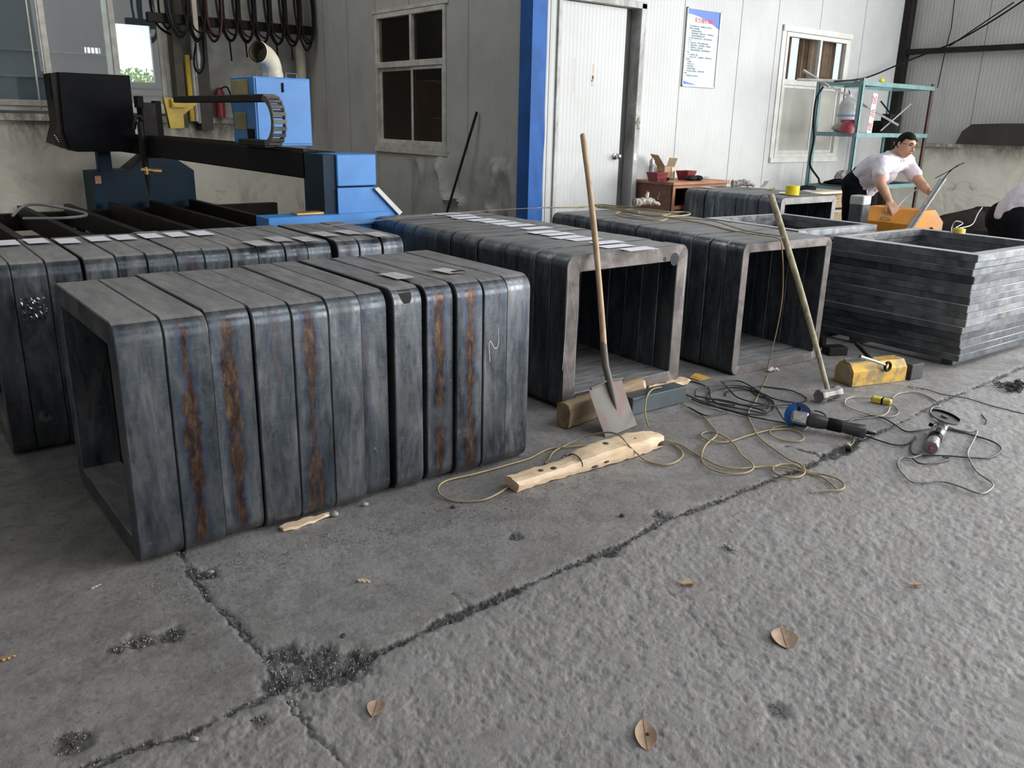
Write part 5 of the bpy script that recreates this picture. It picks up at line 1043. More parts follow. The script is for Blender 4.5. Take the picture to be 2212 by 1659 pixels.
# things on the cabinet
T = h
def put(name, lab, cat, x, y, z=T, rz=0, grp=None):
    global org; org = Vector((x, y, z)); rr = thing(name, lab, cat, (x, y, z), 0, grp); return rr
r = put('spray_can', 'grey spray can with a domed cap at the left end of the brown cabinet', 'spray can', 6.535, 5.93)
o = MB().lathe([(.001, 0), (.028, 0), (.028, .13), (.022, .145), (.001, .146)], Matrix.Identity(4), 16).build('can_body', mat('purple_grey_can', (.16, .13, .17), (.3, .28, .3), 9, .4), r, 40)
MB().lathe([(.024, .146), (.026, .15), (.026, .19), (.012, .208), (.010, .215), (.001, .216)], Matrix.Identity(4), 16).build('cap', M_ALU, r, 40)
bx_ = [ony(1420, 380, 5.74).x, ony(1482, 378, 5.82).x, ony(1441, 365, 5.95).x]
for k, (x, y, lab) in enumerate(((bx_[0], 5.74, 'red plastic basket on the left half of the brown cabinet'), (bx_[1], 5.82, 'red plastic basket on the right half of the brown cabinet'))):
    r = thing('basket', lab, 'basket', (x, y, T), .15*k, 'red baskets on the cabinet'); mb = MB(); lo_, hi_ = (.062, .050), (.082, .068)
    for (a, b) in (((-1, -1), (1, -1)), ((1, -1), (1, 1)), ((1, 1), (-1, 1)), ((-1, 1), (-1, -1))):
        mb.sheet([[(a[0]*s_[0]+(b[0]-a[0])*s_[0]*j/8, a[1]*s_[1]+(b[1]-a[1])*s_[1]*j/8, z_) for j in range(9)] for s_, z_ in ((lo_, .0), (hi_, .085))], .003)
    mb.box((-.062, -.05, 0), (.062, .05, .004)); mb.build('basket_wall', M_RED, r)
    MB().tube([(-.082, -.068, .086), (.082, -.068, .086), (.082, .068, .086), (-.082, .068, .086)], .006, 6, closed=True).build('rim', M_RED, r)
    for j in range(7): MB().box((-.062+.02*j, -.064, .015), (-.056+.02*j, -.058, .08)).build('rib', M_RED, r)
r = put('cardboard_box', 'small cardboard box with raised flaps on the brown cabinet', 'box', bx_[2], 5.97); q = bx_[2]
part(MB().box((q-.07, 5.92, T), (q+.08, 6.03, T+.13), None, .002), 'box_body', M_CARD)
part(MB().sheet([[(q-.07, 5.92, T+.13), (q-.07, 6.03, T+.13)], [(q-.18, 5.92, T+.24), (q-.18, 6.03, T+.25)]], .003), 'flap', M_CARD)
part(MB().sheet([[(q+.08, 5.92, T+.13), (q+.08, 6.03, T+.13)], [(q+.115, 5.92, T+.21), (q+.115, 6.03, T+.21)]], .003), 'flap', M_PINE)
part(MB().box((q+.03, 5.912, T+.01), (q+.08, 5.922, T+.12)), 'pale_side', M_PINE)
for (x, y, rr, lab, m) in ((6.88, 5.70, .05, 'dark grey lump of cloth in front of the cardboard box', M_BLACKM), (6.98, 5.70, .045, 'black glove lump right of the cardboard box', M_BLACK), (6.58, 5.78, .035, 'dark rag at the left corner of the brown cabinet', M_TROUS)):
    mb = MB().ball((0, 0, rr*.55), rr, 7, (1.5, 1, .6)); rg = random.Random(int(x*100)); mb.v = [(a*(1+rg.uniform(-.12, .12)), b*(1+rg.uniform(-.12, .12)), max(c, 0)) for a, b, c in mb.v]; o = mb.build('cloth_lump', m, None, 60); o.location = (x, y, T); tag(o, lab, 'cloth')
o = MB().sheet([[(.12*(i/8-.5)*2, .05*(j/3-.5), .004+.014*abs(math.sin(i*2.2+j))) for i in range(9)] for j in range(4)], .002).build('flat_rag', M_SACK, None, 40); o.location = (7.2, 5.85, T); tag(o, 'thin grey rag at the right end of the brown cabinet', 'cloth')
# ---- teal shelf
org = Vector((9.8, 5.45, 0)); r = thing('shelf_rack', 'teal steel shelf rack standing in front of the right window', 'shelf', org)
for x, y in ((9.0, 5.2), (9.0, 5.72)): part(MB().box((x, y, 0), (x+.045, y+.006, 2.03)).box((x, y, 0), (x+.006, y+.045, 2.03)), 'post', M_TEAL)
for x, y in ((10.6, 5.2), (10.6, 5.72)): part(MB().box((x-.045, y, 0), (x, y+.006, 2.03)).box((x-.006, y, 0), (x, y+.045, 2.03)), 'post', M_TEAL if y > 5.5 else mat('rusty_brown_post', (.12, .07, .06), (.08, .05, .045)))
for z in (1.98, 1.44, .86, .3):
    part(MB().box((9.0, 5.195, z-.025), (10.6, 5.21, z+.02)).box((9.0, 5.715, z-.025), (10.6, 5.73, z+.02)).box((8.995, 5.2, z-.025), (9.01, 5.72, z+.02)).box((10.59, 5.2, z-.025), (10.605, 5.72, z+.02)), 'shelf_edge', M_TEAL)
    if z != 1.98: part(MB().box((9.01, 5.21, z-.01), (10.59, 5.715, z+.005)), 'shelf_board', M_BLACKM if z < 1.3 else M_TEAL)
part(MB().box((9.01, 5.20, 1.96), (9.05, 5.72, 1.985)).box((9.5, 5.2, 1.96), (9.55, 5.72, 1.985)), 'cross_strut', M_TEAL)
def bar(name, a, b, w, m, lab, cat='steel bar', grp=None):
    o = MB().tube([a, b], w, 4).build(name, m); return tag(o, lab, cat, grp)
bar('angle_iron', ony(1735, 152, 5.62), ony(1790, 186, 5.4), .016, mat('pinkish_steel', (.42, .38, .38)), 'pale steel angle sticking out to the left above the shelf rack')
bar('angle_iron', ony(1722, 172, 5.5), ony(1850, 176, 5.3), .014, M_ALU, 'grey steel angle lying flat across the top of the shelf rack')
bar('diagonal_strip', ony(1797, 188, 5.40), ony(1940, 270, 5.36), .013, M_ALU, 'pale strip slanting down through the top bay of the shelf rack')
bar('dark_rod', ony(1903, 219, 5.6), ony(1936, 262, 5.6), .012, M_BLACKM, 'short dark rod crossing the pale strip on the shelf rack')
bar('grey_strip', ony(1902, 283, 5.40), ony(1968, 225, 5.40), .010, M_SACK, 'grey strip rising to the right on the middle shelf')
r = put('dark_machine_part', 'black jagged machine part on the middle shelf near the wall corner', 'machine part', 10.15, 5.5, 1.446)
part(MB().box((10.0, 5.45, 1.446), (10.3, 5.6, 1.60), None, .01), 'housing', M_BLACK); part(MB().box((10.1, 5.42, 1.60), (10.35, 5.55, 1.68), None, .01).box((10.28, 5.45, 1.46), (10.42, 5.55, 1.66), None, .008), 'lug', M_BLACKM)
# sign lying upright on the middle shelf: 成品区 turned on its end
r = put('area_sign', 'narrow white sign with red Chinese characters standing on the middle shelf', 'sign', 9.37, 5.28, 1.447)
a = ony(1877, 284, 5.28); 
r.location = (a.x, 5.28, 1.447); r.rotation_euler = (0, .06, 0)
MB().box((-.052, -.004, 0), (.052, .004, .44), None, .001).build('sign_board', plain('pink_white_board', (.80, .68, .64), .4), r)
mred = plain('sign_red', (.33, .02, .05), .5)
for k, ch in enumerate('成品区'): text_mesh('character', ch, .098, mred, r, Matrix.Translation((0, -.0052, .08+.145*k)) @ RX @ Matrix.Rotation(PI/2, 4, 'Z'), .0006)
r = put('helmet', 'dark red safety helmet on the middle shelf', 'helmet', 9.2, 5.32, 1.462); a = ony(1831, 284, 5.32); r.location.x = a.x
MB().lathe([(.001, .15), (.05, .145), (.09, .115), (.115, .06), (.12, .0), (.10, .0), (.001, .01)][::-1], Matrix.Rotation(.15, 4, 'X') @ Matrix.Scale(.85, 4), 18).build('helmet_shell', mat('dark_red_shell', (.26, .03, .055), None, 4, .4), r, 50)
MB().box((-.006, -.1, .10), (.006, .1, .135), None, .003).build('ridge', M_RED, r)
rg = random.Random(1)
def lump(name, lab, cat, c, r_, sc, m, seed, amp=.15, n=9):
    rg = random.Random(seed); mb = MB().ball((0, 0, r_*sc[2]), r_, n, sc); mb.v = [(a*(1+rg.uniform(-amp, amp)), b*(1+rg.uniform(-amp, amp)), max(0, z*(1+rg.uniform(-amp, amp)))) for a, b, z in mb.v]
    o = mb.build(name, m, None, 60); o.location = c; return tag(o, lab, cat)
lump('sack', 'flat pale sack lying on the middle shelf left of the red helmet', 'sack', (9.14, 5.42, 1.446), .12, (1.0, 1.3, .5), M_SACK, 3, .06)
lump('cloth_heap', 'heap of crumpled grey cloth on the lowest visible shelf', 'cloth', (9.38, 5.45, .866), .14, (1.2, 1, .6), M_CLOTH, 5)
lump('dark_bundle', 'dark bundle with hanging ends on the left of the lowest visible shelf', 'bundle', (9.12, 5.4, .866), .11, (1, 1.6, .35), M_TROUS, 7)
r = put('water_jug', 'translucent plastic jug with blue print on the middle shelf', 'jug', 9.42, 5.59, 1.447)
part(MB().lathe([(.001, 0), (.10, 0), (.105, .03), (.105, .30), (.08, .36), (.03, .40), (.03, .44), (.001, .44)], Matrix.Translation((9.42, 5.59, 1.447)), 20), 'jug_body', mat('milky_plastic', (.55, .57, .58), (.45, .47, .49), 3, .25), 50)
part(MB().tube([(9.42+.107*math.cos(a_), 5.59+.107*math.sin(a_), 1.447+.20) for a_ in [k*2*PI/20 for k in range(20)]], .012, 4, closed=True), 'blue_print', plain('pale_blue_print', (.28, .42, .62)), 50)
lump('tape_bit', 'small yellow tape roll on top of the shelf rack', 'tape', (9.62-.1, 5.28, 2.0), .03, (1.3, 1, .8), M_TAPE, 4, .05)
cordp = [ony(1720, 168, 5.75), ony(1762, 190, 5.17), ony(1752, 260, 5.17), ony(1757, 300, 5.17), ony(1748, 345, 5.17), ony(1752, 360, 5.17), ony(1768, 385, 5.17), ony(1775, 398, 5.19)]
tag(MB().tube(spline([ony(1778, 188, 5.17)]+[ony(x, y, 5.17) for x, y in ((1763, 215), (1757, 262), (1758, 300), (1750, 345), (1752, 362), (1768, 385), (1776, 398))]+[Vector((9.12, 5.3, .875))], 5), .011, 7).build('hanging_cable', M_BLACK, None, 60), 'black cable drooping down the left side of the shelf rack', 'cable')
tag(MB().tube(spline([ony(1802, 176, 5.3), ony(1850, 172, 5.25), onx(1885, 163, 10.4), onx(1940, 140, 11.0), onx(2000, 116, 11.2), onx(2060, 92, UE-.15), onx(2135, 50, UE-.15), onx(2212, 0, UE-.15), onx(2300, -60, UE-.15)], 6), .010, 6).build('wall_cable', M_BLACK, None, 60), 'long black cable rising from the shelf rack along the end wall', 'cable')
# notices on the wall behind the shelf
a = ony(1836, 207, V1-.01); tag(MB().box((a.x-.15, V1-.012, a.z-.10), (a.x+.12, V1-.003, a.z+.10)).build('torn_poster', plain('torn_print', (.62, .6, .64))), 'torn pale poster with black marks on the wall behind the shelf', 'poster')
o = bpy.data.objects['torn_poster']; MB().add([(a.x-.06, V1-.0135, a.z+.08), (a.x-.02, V1-.0135, a.z+.0), (a.x+.04, V1-.0135, a.z-.05), (a.x-.0, V1-.0135, a.z+.03)], [(0, 1, 2, 3)]).build('black_mark', M_BLACK, o)
# pile of boards and pallet left of the shelf
for lvl in range(6):
    z = .14*lvl
    for k in range(3): tag(MB().box((7.9, 4.92+.33*k, z), (8.9, 5.0+.33*k, z+.10), None, .003).build('bearer_board', M_TIMBER), '%s bearer from the left in the %s layer from the floor of the board pile' % (ORD[k], ORD[lvl]), 'board', 'bearers of the board pile')
    for k in range(4): tag(MB().box((7.87+.27*k+.01*math.sin(lvl*3+k), 4.88-.012*math.sin(k+lvl*2), z+.101), (8.11+.27*k, 5.72, z+.121), None, .002).build('board', (M_TIMBER, M_PINE, M_SACK)[(lvl+k) % 3]), '%s plank from the left in the %s layer from the floor of the board pile' % (ORD[k], ORD[lvl]), 'board', 'planks of the board pile')
tag(MB().box((7.5, 4.98, .842), (8.7, 5.10, .862), Matrix.Translation((0, 0, 0)), .003).build('plank', M_PINE), 'long pale plank on top of the board pile', 'plank')
lump('tool_clutter', 'black and blue scraps lying on top of the board pile', 'scraps', (8.3, 5.3, .842), .10, (1.4, 1, .3), M_BLACK, 8)
# dark cloth-covered bundle on the ledge of the end wall and an iron lump below
g = [[(UE-.10-.02*math.sin(j), 3.6+1.5*j/16, 1.345+(.30*min(1, (16-j)/3.0)**.6 if i else 0)) for j in range(17)] for i in (0, 1)]
tag(MB().prism([(UE-.15, 5.14, 1.346), (UE-.15, 5.08, 1.50), (UE-.15, 4.98, 1.585), (UE-.15, 4.6, 1.60), (UE-.15, 3.4, 1.62), (UE-.15, 3.4, 1.346)], (.10, 0, 0)).build('dark_pelmet', M_SACK if 0 else mat('soot_dark_cloth', (.05, .047, .042), (.035, .032, .03), 2)), 'long dark cloth roll lying on the ledge of the end wall', 'cloth roll').location = (0, 0, 0)
lump('scrap_heap', 'dark scrap heap on the floor below the end wall', 'scrap heap', (9.7, 3.9, 0), .55, (1.1, 1.3, .62), M_BLACKM, 12, .10, 12)
# grey square post standing by the worker's legs
a = dep(1860, 425, 7.2); r = put('steel_post', 'short grey square steel post standing in front of the worker', 'steel post', a.x, a.y, 0)
part(MB().box((a.x-.062, a.y-.062, 0), (a.x+.062, a.y+.062, .955), rotz(0), .008), 'tube', M_FLAT); part(MB().box((a.x-.064, a.y-.064, .88), (a.x+.064, a.y+.064, .96), None, .008), 'cap', M_ALU)
# orange machine
org = Vector((7.4, 3.7, 0)); r = thing('orange_machine', 'orange faceted machine hood behind the big flat stack', 'machine', org)
oc = [(7.14, .45), (7.14, .735), (7.27, .845), (7.50, .845), (7.68, .73), (7.68, .45)]
part(MB().prism([(x, 3.52, z) for x, z in oc], (0, .48, 0)), 'hood', M_ORANGE)
ecap = MB(); n_ = 14; arc = [(7.47-.085*math.cos(PI*k/n_), .60+.10*math.sin(PI*k/n_)) for k in range(n_+1)]
ecap.prism([(x, 3.50, z) for x, z in [(7.14, .45), (7.14, .735), (7.27, .845), (7.50, .845), (7.68, .73), (7.68, .45), (7.555, .45)]+arc[::-1]+[(7.385, .45)]], (0, .02, 0)); part(ecap, 'end_plate', M_ORANGE)
part(MB().cyl((7.47, 3.515, .61), (7.47, 3.40, .61), .06, 18), 'drum', M_BLACKM, 50); part(MB().box((7.2, 3.56, 0), (7.62, 3.98, .45)), 'base', M_BLACKM)
part(MB().tube([(7.165, 3.80, .757), (7.15, 3.80, .775), (7.15, 3.72, .775), (7.165, 3.72, .757)], .007, 6), 'latch', M_CHROME)
a, b = dep(1969, 490, 7.05), dep(2038, 387, 7.45)
r = thing('aluminium_profile', 'long silver channel profile slanting up to the worker\'s hand', 'metal profile', a); org = a.copy()
dd = (b-a).normalized(); b0 = a-dd*.55
M_ = from_pts(b0, b); Ln = (b-b0).length
part(MB().box((-.022, -.003, 0), (.022, .003, Ln), M_).box((-.022, 0, 0), (-.017, .02, Ln), M_).box((.017, 0, 0), (.022, .02, Ln), M_), 'channel', M_CHROME)
part(MB().tube(spline([b, dep(2050, 372, 7.45), dep(2068, 358, 7.4), dep(2083, 352, 7.4)], 4), .005, 5).tube(spline([dep(2020, 385, 7.5), dep(2045, 372, 7.45), dep(2070, 358, 7.42)], 4), .0035, 5), 'wire', M_BLACKM)
tag(MB().tube(spline([dep(1938, 448, 7.45), dep(1960, 425, 7.6), dep(1985, 405, 7.7)], 4), .005, 5).build('thin_wire', M_PAPER2), 'thin pale wire rising from the orange machine behind the worker\'s arm', 'wire')
# yellow tape measure on the big flat stack with a cord
c = Vector((6.785, 2.96, ZT4)); r = thing('tape_measure', 'round yellow tape measure on the back edge of the big flat stack', 'tape measure', (c.x, c.y, ZT4))
MB().cyl((0, 0, .0), (0, 0, .032), .045, 20).build('case', M_PLUG, r, 40); MB().cyl((0, 0, .032), (0, 0, .036), .03, 16).build('button', M_YELLOW, r, 40)
tag(MB().tube(spline([c+Vector((0, 0, .036)), dep(2100, 485, 6.75), dep(2112, 462, 6.8), dep(2122, 448, 6.85)], 4), .004, 5).build('thin_cable', M_PAPER2), 'pale cord rising from the yellow tape measure', 'cord')
tag(MB().tube(spline([c+Vector((0, .03, .036)), dep(2080, 482, 6.8), dep(2064, 478, 6.8), dep(2056, 492, 6.8), onz(2056, 503, ZT4+.004)], 4), .004, 5).build('looped_cable', M_PAPER2), 'pale looped cord left of the tape measure', 'cord')
# ================================================================== THINGS ON THE ROWS
ct = lambda x, y, z=.846: onz(x, y, z)
zt3 = .845
for k, P_ in enumerate((((1160, 449), (1230, 448), (1290, 446), (1330, 452), (1370, 461), (1410, 466), (1440, 464), (1445, 458), (1400, 452), (1340, 446), (1300, 442), (1285, 443), (1320, 449), (1380, 458)),
    ((1340, 458), (1330, 461), (1335, 466), (1360, 471), (1400, 475), (1432, 476), (1441, 471), (1430, 466), (1390, 463), (1340, 457)),
    ((1290, 448), (1350, 455), (1400, 466), (1440, 468), (1480, 465), (1491, 462), (1480, 458), (1440, 458), (1370, 452)),
    ((1300, 445), (1340, 450), (1380, 462), (1430, 468), (1500, 473), (1540, 477), (1570, 486), (1610, 498), (1650, 505), (1685, 510), (1690, 514)))):
    tag(MB().tube(spline([onz(x, y, zt3+.006+.005*k) for x, y in P_], 5), .0055 if k < 3 else .0042, 6).build('yellow_cable', M_CORDY, None, 60), ('yellow cord bundle running in from the left on the right standing row', 'yellow cord loop nearest the viewer on the right standing row', 'yellow cord loop reaching furthest right on the right standing row', 'yellow-black cord trailing along the right standing row to the hammer handle')[k], 'cord')
def glove(name, lab, px, py, z, rz, s=1., bent=0):
    c = onz(px, py, z); rg = random.Random(int(px)); mb = MB(); r = thing(name, lab, 'glove', (c.x, c.y, z+.001), rz)
    P_ = [(-.13, 0, .035), (-.09, 0, .038), (-.04, .0, .045), (0, 0, .045), (.04, 0, .035)]
    mb.tube(spline(P_, 4), [.030+.006*math.sin(i*2.1) for i in range(17)], 12)
    for j, (a, l_) in enumerate(((-.35, .05), (-.1, .07), (.12, .07), (.35, .055))):
        mb.tube(spline([(.03, a*.07, .035), (.03+l_*.6*math.cos(a), a*.07+l_*.6*math.sin(a), .030), (.03+l_*math.cos(a), a*.07+l_*math.sin(a), .016)], 3), [.013]*6+[.009], 8)
    mb.tube(spline([(-.01, .02, .04), (.02, .05, .05+.05*bent), (.03, .06, .03+.10*bent)], 3), [.013]*6+[.009], 8)
    mb.v = [(a*s+rg.uniform(-.003, .003), b*s+rg.uniform(-.003, .003), max(0, q*s+rg.uniform(-.003, .003))) for a, b, q in mb.v]
    mb.build('glove_body', M_CLOTH, r, 60); MB().tube([(-.13*s+.02*0, .034*s*math.cos(k*PI/6), max(.004, .036*s+.034*s*math.sin(k*PI/6))) for k in range(12)], .005, 6, closed=True).build('cuff', M_SACK, r, 60)
glove('work_glove', 'crumpled dirty white work glove on the cord bundle of the right standing row', 1400, 447, zt3+.018, -.25, 1.0, .8)
glove('work_glove', 'dirty white work glove on the far short row left of the hammer handle', 1608, 405, .915, -.5, 1.0, .3)
c = onz(1711, 421, .914); r = thing('tape_roll', 'bright yellow tape roll on the far short row', 'tape roll', (c.x, c.y, .9145))
mb = MB(); mb.lathe([(.040, 0), (.062, 0), (.062, .082), (.040, .082)], Matrix.Identity(4), 28); mb.build('tape_band', M_TAPE, r, 40); MB().lathe([(.036, .001), (.0405, .001), (.0405, .0815), (.036, .0815)], Matrix.Identity(4), 24).build('core', M_CARD, r, 40)
c = onz(1650, 405, .914); o = MB().sheet([[(.08*(i/4-.5), .05*(j/3-.5), .002+.06*(i/4)**1.5) for i in range(5)] for j in range(4)], .001).build('folded_paper', plain('pinkish_paper', (.6, .52, .55))); o.location = (c.x, c.y, .9145); tag(o, 'folded pinkish paper behind the hammer handle on the far short row', 'paper')
c = onz(1668, 410, .914); r = thing('pliers', 'dark pliers with yellow grips beside the hammer handle on the far short row', 'pliers', (c.x, c.y, .9145), .3)
MB().tube([(-.09, .02, .008), (0, .005, .008), (.05, .0, .008)], .006, 6).tube([(-.09, -.02, .008), (0, -.005, .008), (.05, 0, .008)], .006, 6).build('jaw', M_BLACKM, r, 50); MB().tube([(-.10, .024, .008), (-.03, .012, .008)], .009, 6).tube([(-.10, -.024, .008), (-.03, -.012, .008)], .009, 6).build('grip', M_PLUG, r, 50)
# ================================================================== PEOPLE
def fuse(name, mb, vox, m, parent, sm=3, disp=0., dscale=.08, org=(0, 0, 0)):
    o = mb.build(name, m, None, None, org); o.location = (0, 0, 0)
    a = o.modifiers.new('r', 'REMESH'); a.mode = 'VOXEL'; a.voxel_size = vox; a.use_smooth_shade = True
    b = o.modifiers.new('s', 'SMOOTH'); b.iterations = sm; b.factor = .6
    if disp:
        t = bpy.data.textures.new(name, 'CLOUDS'); t.noise_scale = dscale; d = o.modifiers.new('d', 'DISPLACE'); d.texture = t; d.strength = disp; d.mid_level = .5
    dg = bpy.context.evaluated_depsgraph_get(); dg.update(); me = bpy.data.meshes.new_from_object(o.evaluated_get(dg)); bpy.data.objects.remove(o)
    me.materials.clear(); me.materials.append(m); me.polygons.foreach_set('use_smooth', [True]*len(me.polygons))
    q = link(name, me, parent); return q
def limb(mb, pts, rs, n=14, sub=4):
    P_ = spline(pts, sub); R_ = np.interp(np.linspace(0, 1, len(P_)), np.linspace(0, 1, len(rs)), rs); mb.tube(P_, list(R_), n); mb.ball(P_[0], R_[0]*.99, 8); mb.ball(P_[-1], R_[-1]*.99, 8)
def head_mesh(mb, c, face, upv, s=1.0):
    f = Vector(face).normalized(); u = (Vector(upv)-f*Vector(upv).dot(f)).normalized(); r_ = f.cross(u)
    def H(x, y, z): return c+(r_*x+f*y+u*z)*s   # x sideways, y to the face, z up
    n = 26
    vs = []; fs = []
    for i in range(n+1):
        th = PI*i/n; z = math.cos(th); 
        for j in range(2*n):
            ph = 2*PI*j/(2*n); x = math.sin(th)*math.cos(ph); y = math.sin(th)*math.sin(ph)
            X, Y, Z = x*.076, y*.095, z*.115
            if z < -.1: k = (-.1-z)/.9; X *= 1-.30*k; Y = Y*(1-.10*k) if Y > 0 else Y*(1-.45*k); Y += .012*k
            if Y > 0:
                Y -= .010*math.exp(-((Z-.012)/.014)**2)*(math.exp(-((abs(X)-.030)/.016)**2))   # eye sockets
                Y += .006*math.exp(-((Z-.032)/.010)**2)*math.exp(-(X/.05)**2)
                Y -= .004*math.exp(-((Z+.052)/.006)**2)*math.exp(-(X/.022)**2)
                Y += .005*math.exp(-((Z+.082)/.016)**2)*math.exp(-(X/.02)**2)
            vs.append(H(X, Y, Z))
    fs = [(i*2*n+j, (i+1)*2*n+j, (i+1)*2*n+(j+1) % (2*n), i*2*n+(j+1) % (2*n)) for i in range(n) for j in range(2*n)]
    mb.add(vs, fs)
    mb.tube([H(0, .088, .018), H(0, .100, -.004), H(0, .112, -.022), H(0, .103, -.032)], [.006, .008, .012, .009], 10)
    for sx in (-1, 1): mb.ball(H(.012*sx, .098, -.026), .008, 6); mb.tube([H(.074*sx, .0, .02), H(.082*sx, -.008, .012), H(.082*sx, -.008, -.012), H(.076*sx, 0, -.025)], [.008, .011, .010, .006], 8)
    for z_, rr in ((-.047, .0055), (-.058, .0065)): mb.tube([H(-.024, .082, z_), H(0, .094, z_), H(.024, .082, z_)], [.002, rr, .002], 8)
    return H
def hand(mb, wrist, dirn, palm_n, side, curl=.5, s=1.):
    """palm plus five bent fingers; dirn towards the fingers, palm_n out of the palm, side to the thumb"""
    d = Vector(dirn).normalized(); n_ = (Vector(palm_n)-d*Vector(palm_n).dot(d)).normalized(); s_ = d.cross(n_).normalized()
    if s_.dot(Vector(side)) < 0: s_ = -s_
    w = Vector(wrist); Q = lambda a, b, c: w+(d*a+s_*b+n_*c)*s
    for b in (-.03, -.010, .010, .03): mb.tube([Q(-.01, b*.6, 0), Q(.04, b, 0), Q(.085, b*1.05, 0)], [.014, .0135, .011], 8)
    for b, l_, q in ((.032, .068, .9), (.011, .078, 1.), (-.010, .074, 1.05), (-.030, .058, 1.15)):
        P_ = [Q(.08, b, 0)]; a_ = 0; pos = Vector((.08, b, 0))
        for k in range(3): a_ += curl*q*(.5, .8, .6)[k]; pos = pos+Vector((math.cos(a_), 0, math.sin(a_)))*l_*(.42, .32, .26)[k]; P_.append(Q(*pos))
        mb.tube(P_, [.0098, .0092, .0085, .007], 8); mb.ball(P_[-1], .007, 5)
        for p in P_[1:-1]: mb.ball(p, .0092, 5)
    mb.tube([Q(.01, .025, .004), Q(.045, .052, .012), Q(.070, .060, .024), Q(.092, .056, .036)], [.013, .0115, .0105, .008], 8)
# worker in front: bending to the right, face to the viewer's side
P0 = Vector((7.87, 4.42, 0)); r = thing('person', 'man in white short-sleeved shirt and black trousers bending over the orange machine', 'person', P0)
D_ = lambda x, y, d: dep(x, y, d)-P0
pel = D_(1860, 398, 8.15); chest = D_(1908, 362, 7.85); neckb = D_(1932, 340, 7.78); hd = D_(1955, 316, 7.68)
shN = D_(1903, 356, 7.62); elN = D_(1903, 397, 7.42); wrN = D_(1922, 436, 7.36)
shF = D_(1955, 350, 7.92); elF = D_(1990, 397, 7.72); wrF = D_(2006, 414, 7.50)
facev = -_f*.88+_r*.42-Vector((0, 0, .16)); upv = Vector((0, 0, 1))+_r*.22
lat = (shF-shN).normalized()
body = MB()
limb(body, [pel, pel.lerp(chest, .5)+Vector((0, 0, .01)), chest, neckb], [.135, .13, .135, .075])
limb(body, [pel+lat*.09, pel-lat*.09], [.12, .12])
limb(body, [shN, shF], [.07, .07]); limb(body, [neckb-(hd-neckb)*.2, neckb.lerp(hd, .7)], [.06, .055])
H = head_mesh(body, hd+Vector((0, 0, .005)), facev, upv, .98)
for sh, el, wr in ((shN, elN, wrN), (shF, elF, wrF)): limb(body, [sh, sh.lerp(el, .5), el, el.lerp(wr, .4), wr], [.062, .052, .043, .042, .027])
hN = MB(); hand(body, wrN, D_(1930, 450, 7.32)-wrN, Vector((0, 0, -1))+_r*.2, _f*-1, .35)
hand(body, wrF, (D_(2018, 424, 7.42)-wrF), -_r*.9-Vector((0, 0, .3)), Vector((0, 0, 1)), 1.0)
ankles = []
for s_, kx in ((1, 0), (-1, 0)):
    hp_ = pel+lat*.10*s_; kn = Vector((hp_.x+lat.x*.03*s_-.03, hp_.y+lat.y*.03*s_-.05, .50)); an = Vector((kn.x+.02, kn.y+.06, .09)); ankles.append(an)
    limb(body, [hp_, hp_.lerp(kn, .5), kn, kn.lerp(an, .35), an], [.095, .082, .06, .056, .04])
    ft = an+(-_f*.3+_r*.9)*.0; fd = (_r*.8-_f*.4).normalized(); limb(body, [an+Vector((0, 0, -.03))-fd*.04, an+Vector((0, 0, -.045))+fd*.08, an+Vector((0, 0, -.06))+fd*.17], [.042, .038, .028])
fuse('body', body, .0065, M_SKIN, r, 2)
tr = MB(); limb(tr, [pel+Vector((0, 0, .03))+(chest-pel)*.15, pel], [.15, .152]); limb(tr, [pel+lat*.09, pel-lat*.09], [.142, .142])
for s_, an in ((1, ankles[0]), (-1, ankles[1])):
    hp_ = pel+lat*.10*s_; kn = Vector((hp_.x+lat.x*.03*s_-.03, hp_.y+lat.y*.03*s_-.05, .50)); limb(tr, [hp_, hp_.lerp(kn, .5), kn, kn.lerp(an, .5), an+Vector((0, 0, .01))], [.125, .105, .085, .08, .075])
fuse('trousers', tr, .011, M_TROUS, r, 3, .012, .1)
for an in ankles:
    fd = (_r*.8-_f*.4).normalized(); sh_ = MB(); limb(sh_, [an+Vector((0, 0, -.045))-fd*.06, an+Vector((0, 0, -.04))+fd*.06, an+Vector((0, 0, -.055))+fd*.19], [.045, .046, .034]); q = fuse('shoe', sh_, .008, M_BLACK, r, 2)
st = MB(); limb(st, [pel.lerp(chest, .05), pel.lerp(chest, .5)+Vector((0, 0, .015)), chest+Vector((0, 0, .005)), chest.lerp(neckb, .6)], [.158, .16, .158, .105])
limb(st, [shN, shF], [.088, .088]); limb(st, [pel.lerp(chest, .1)+lat*.06, pel.lerp(chest, .1)-lat*.06], [.14, .14])
for sh, el in ((shN, elN), (shF, elF)): limb(st, [sh.lerp(chest, .2), sh, sh.lerp(el, .3), sh.lerp(el, .60)], [.085, .08, .07, .072])
sh_o = fuse('shirt', st, .010, M_SHIRT, r, 2, .030, .09)
tl = [[D_(1870+17*i/6*1.0, 404+(0, 10, 22, 12, 2, 8, 3)[i]*j/3*.9, 7.98-.02*math.sin(i*2)) for i in range(7)] for j in range(4)]
MB().sheet(tl, .003).build('shirt_tail', M_SHIRT, r, 60)
for sx in (-1, 1):
    b0_ = neckb+(hd-neckb)*.28; cl = [[b0_+H(0, 0, 0)*0+(facev.normalized()*(.052+.018*j)+lat*sx*(.012+.030*i/3)+Vector((0, 0, -.018*j-.012*abs(i-1.5)))) for i in range(4)] for j in range(3)]
    MB().sheet(cl, .003).build('collar', M_SHIRT, r, 60)
hr = MB(); n = 16; vs = []
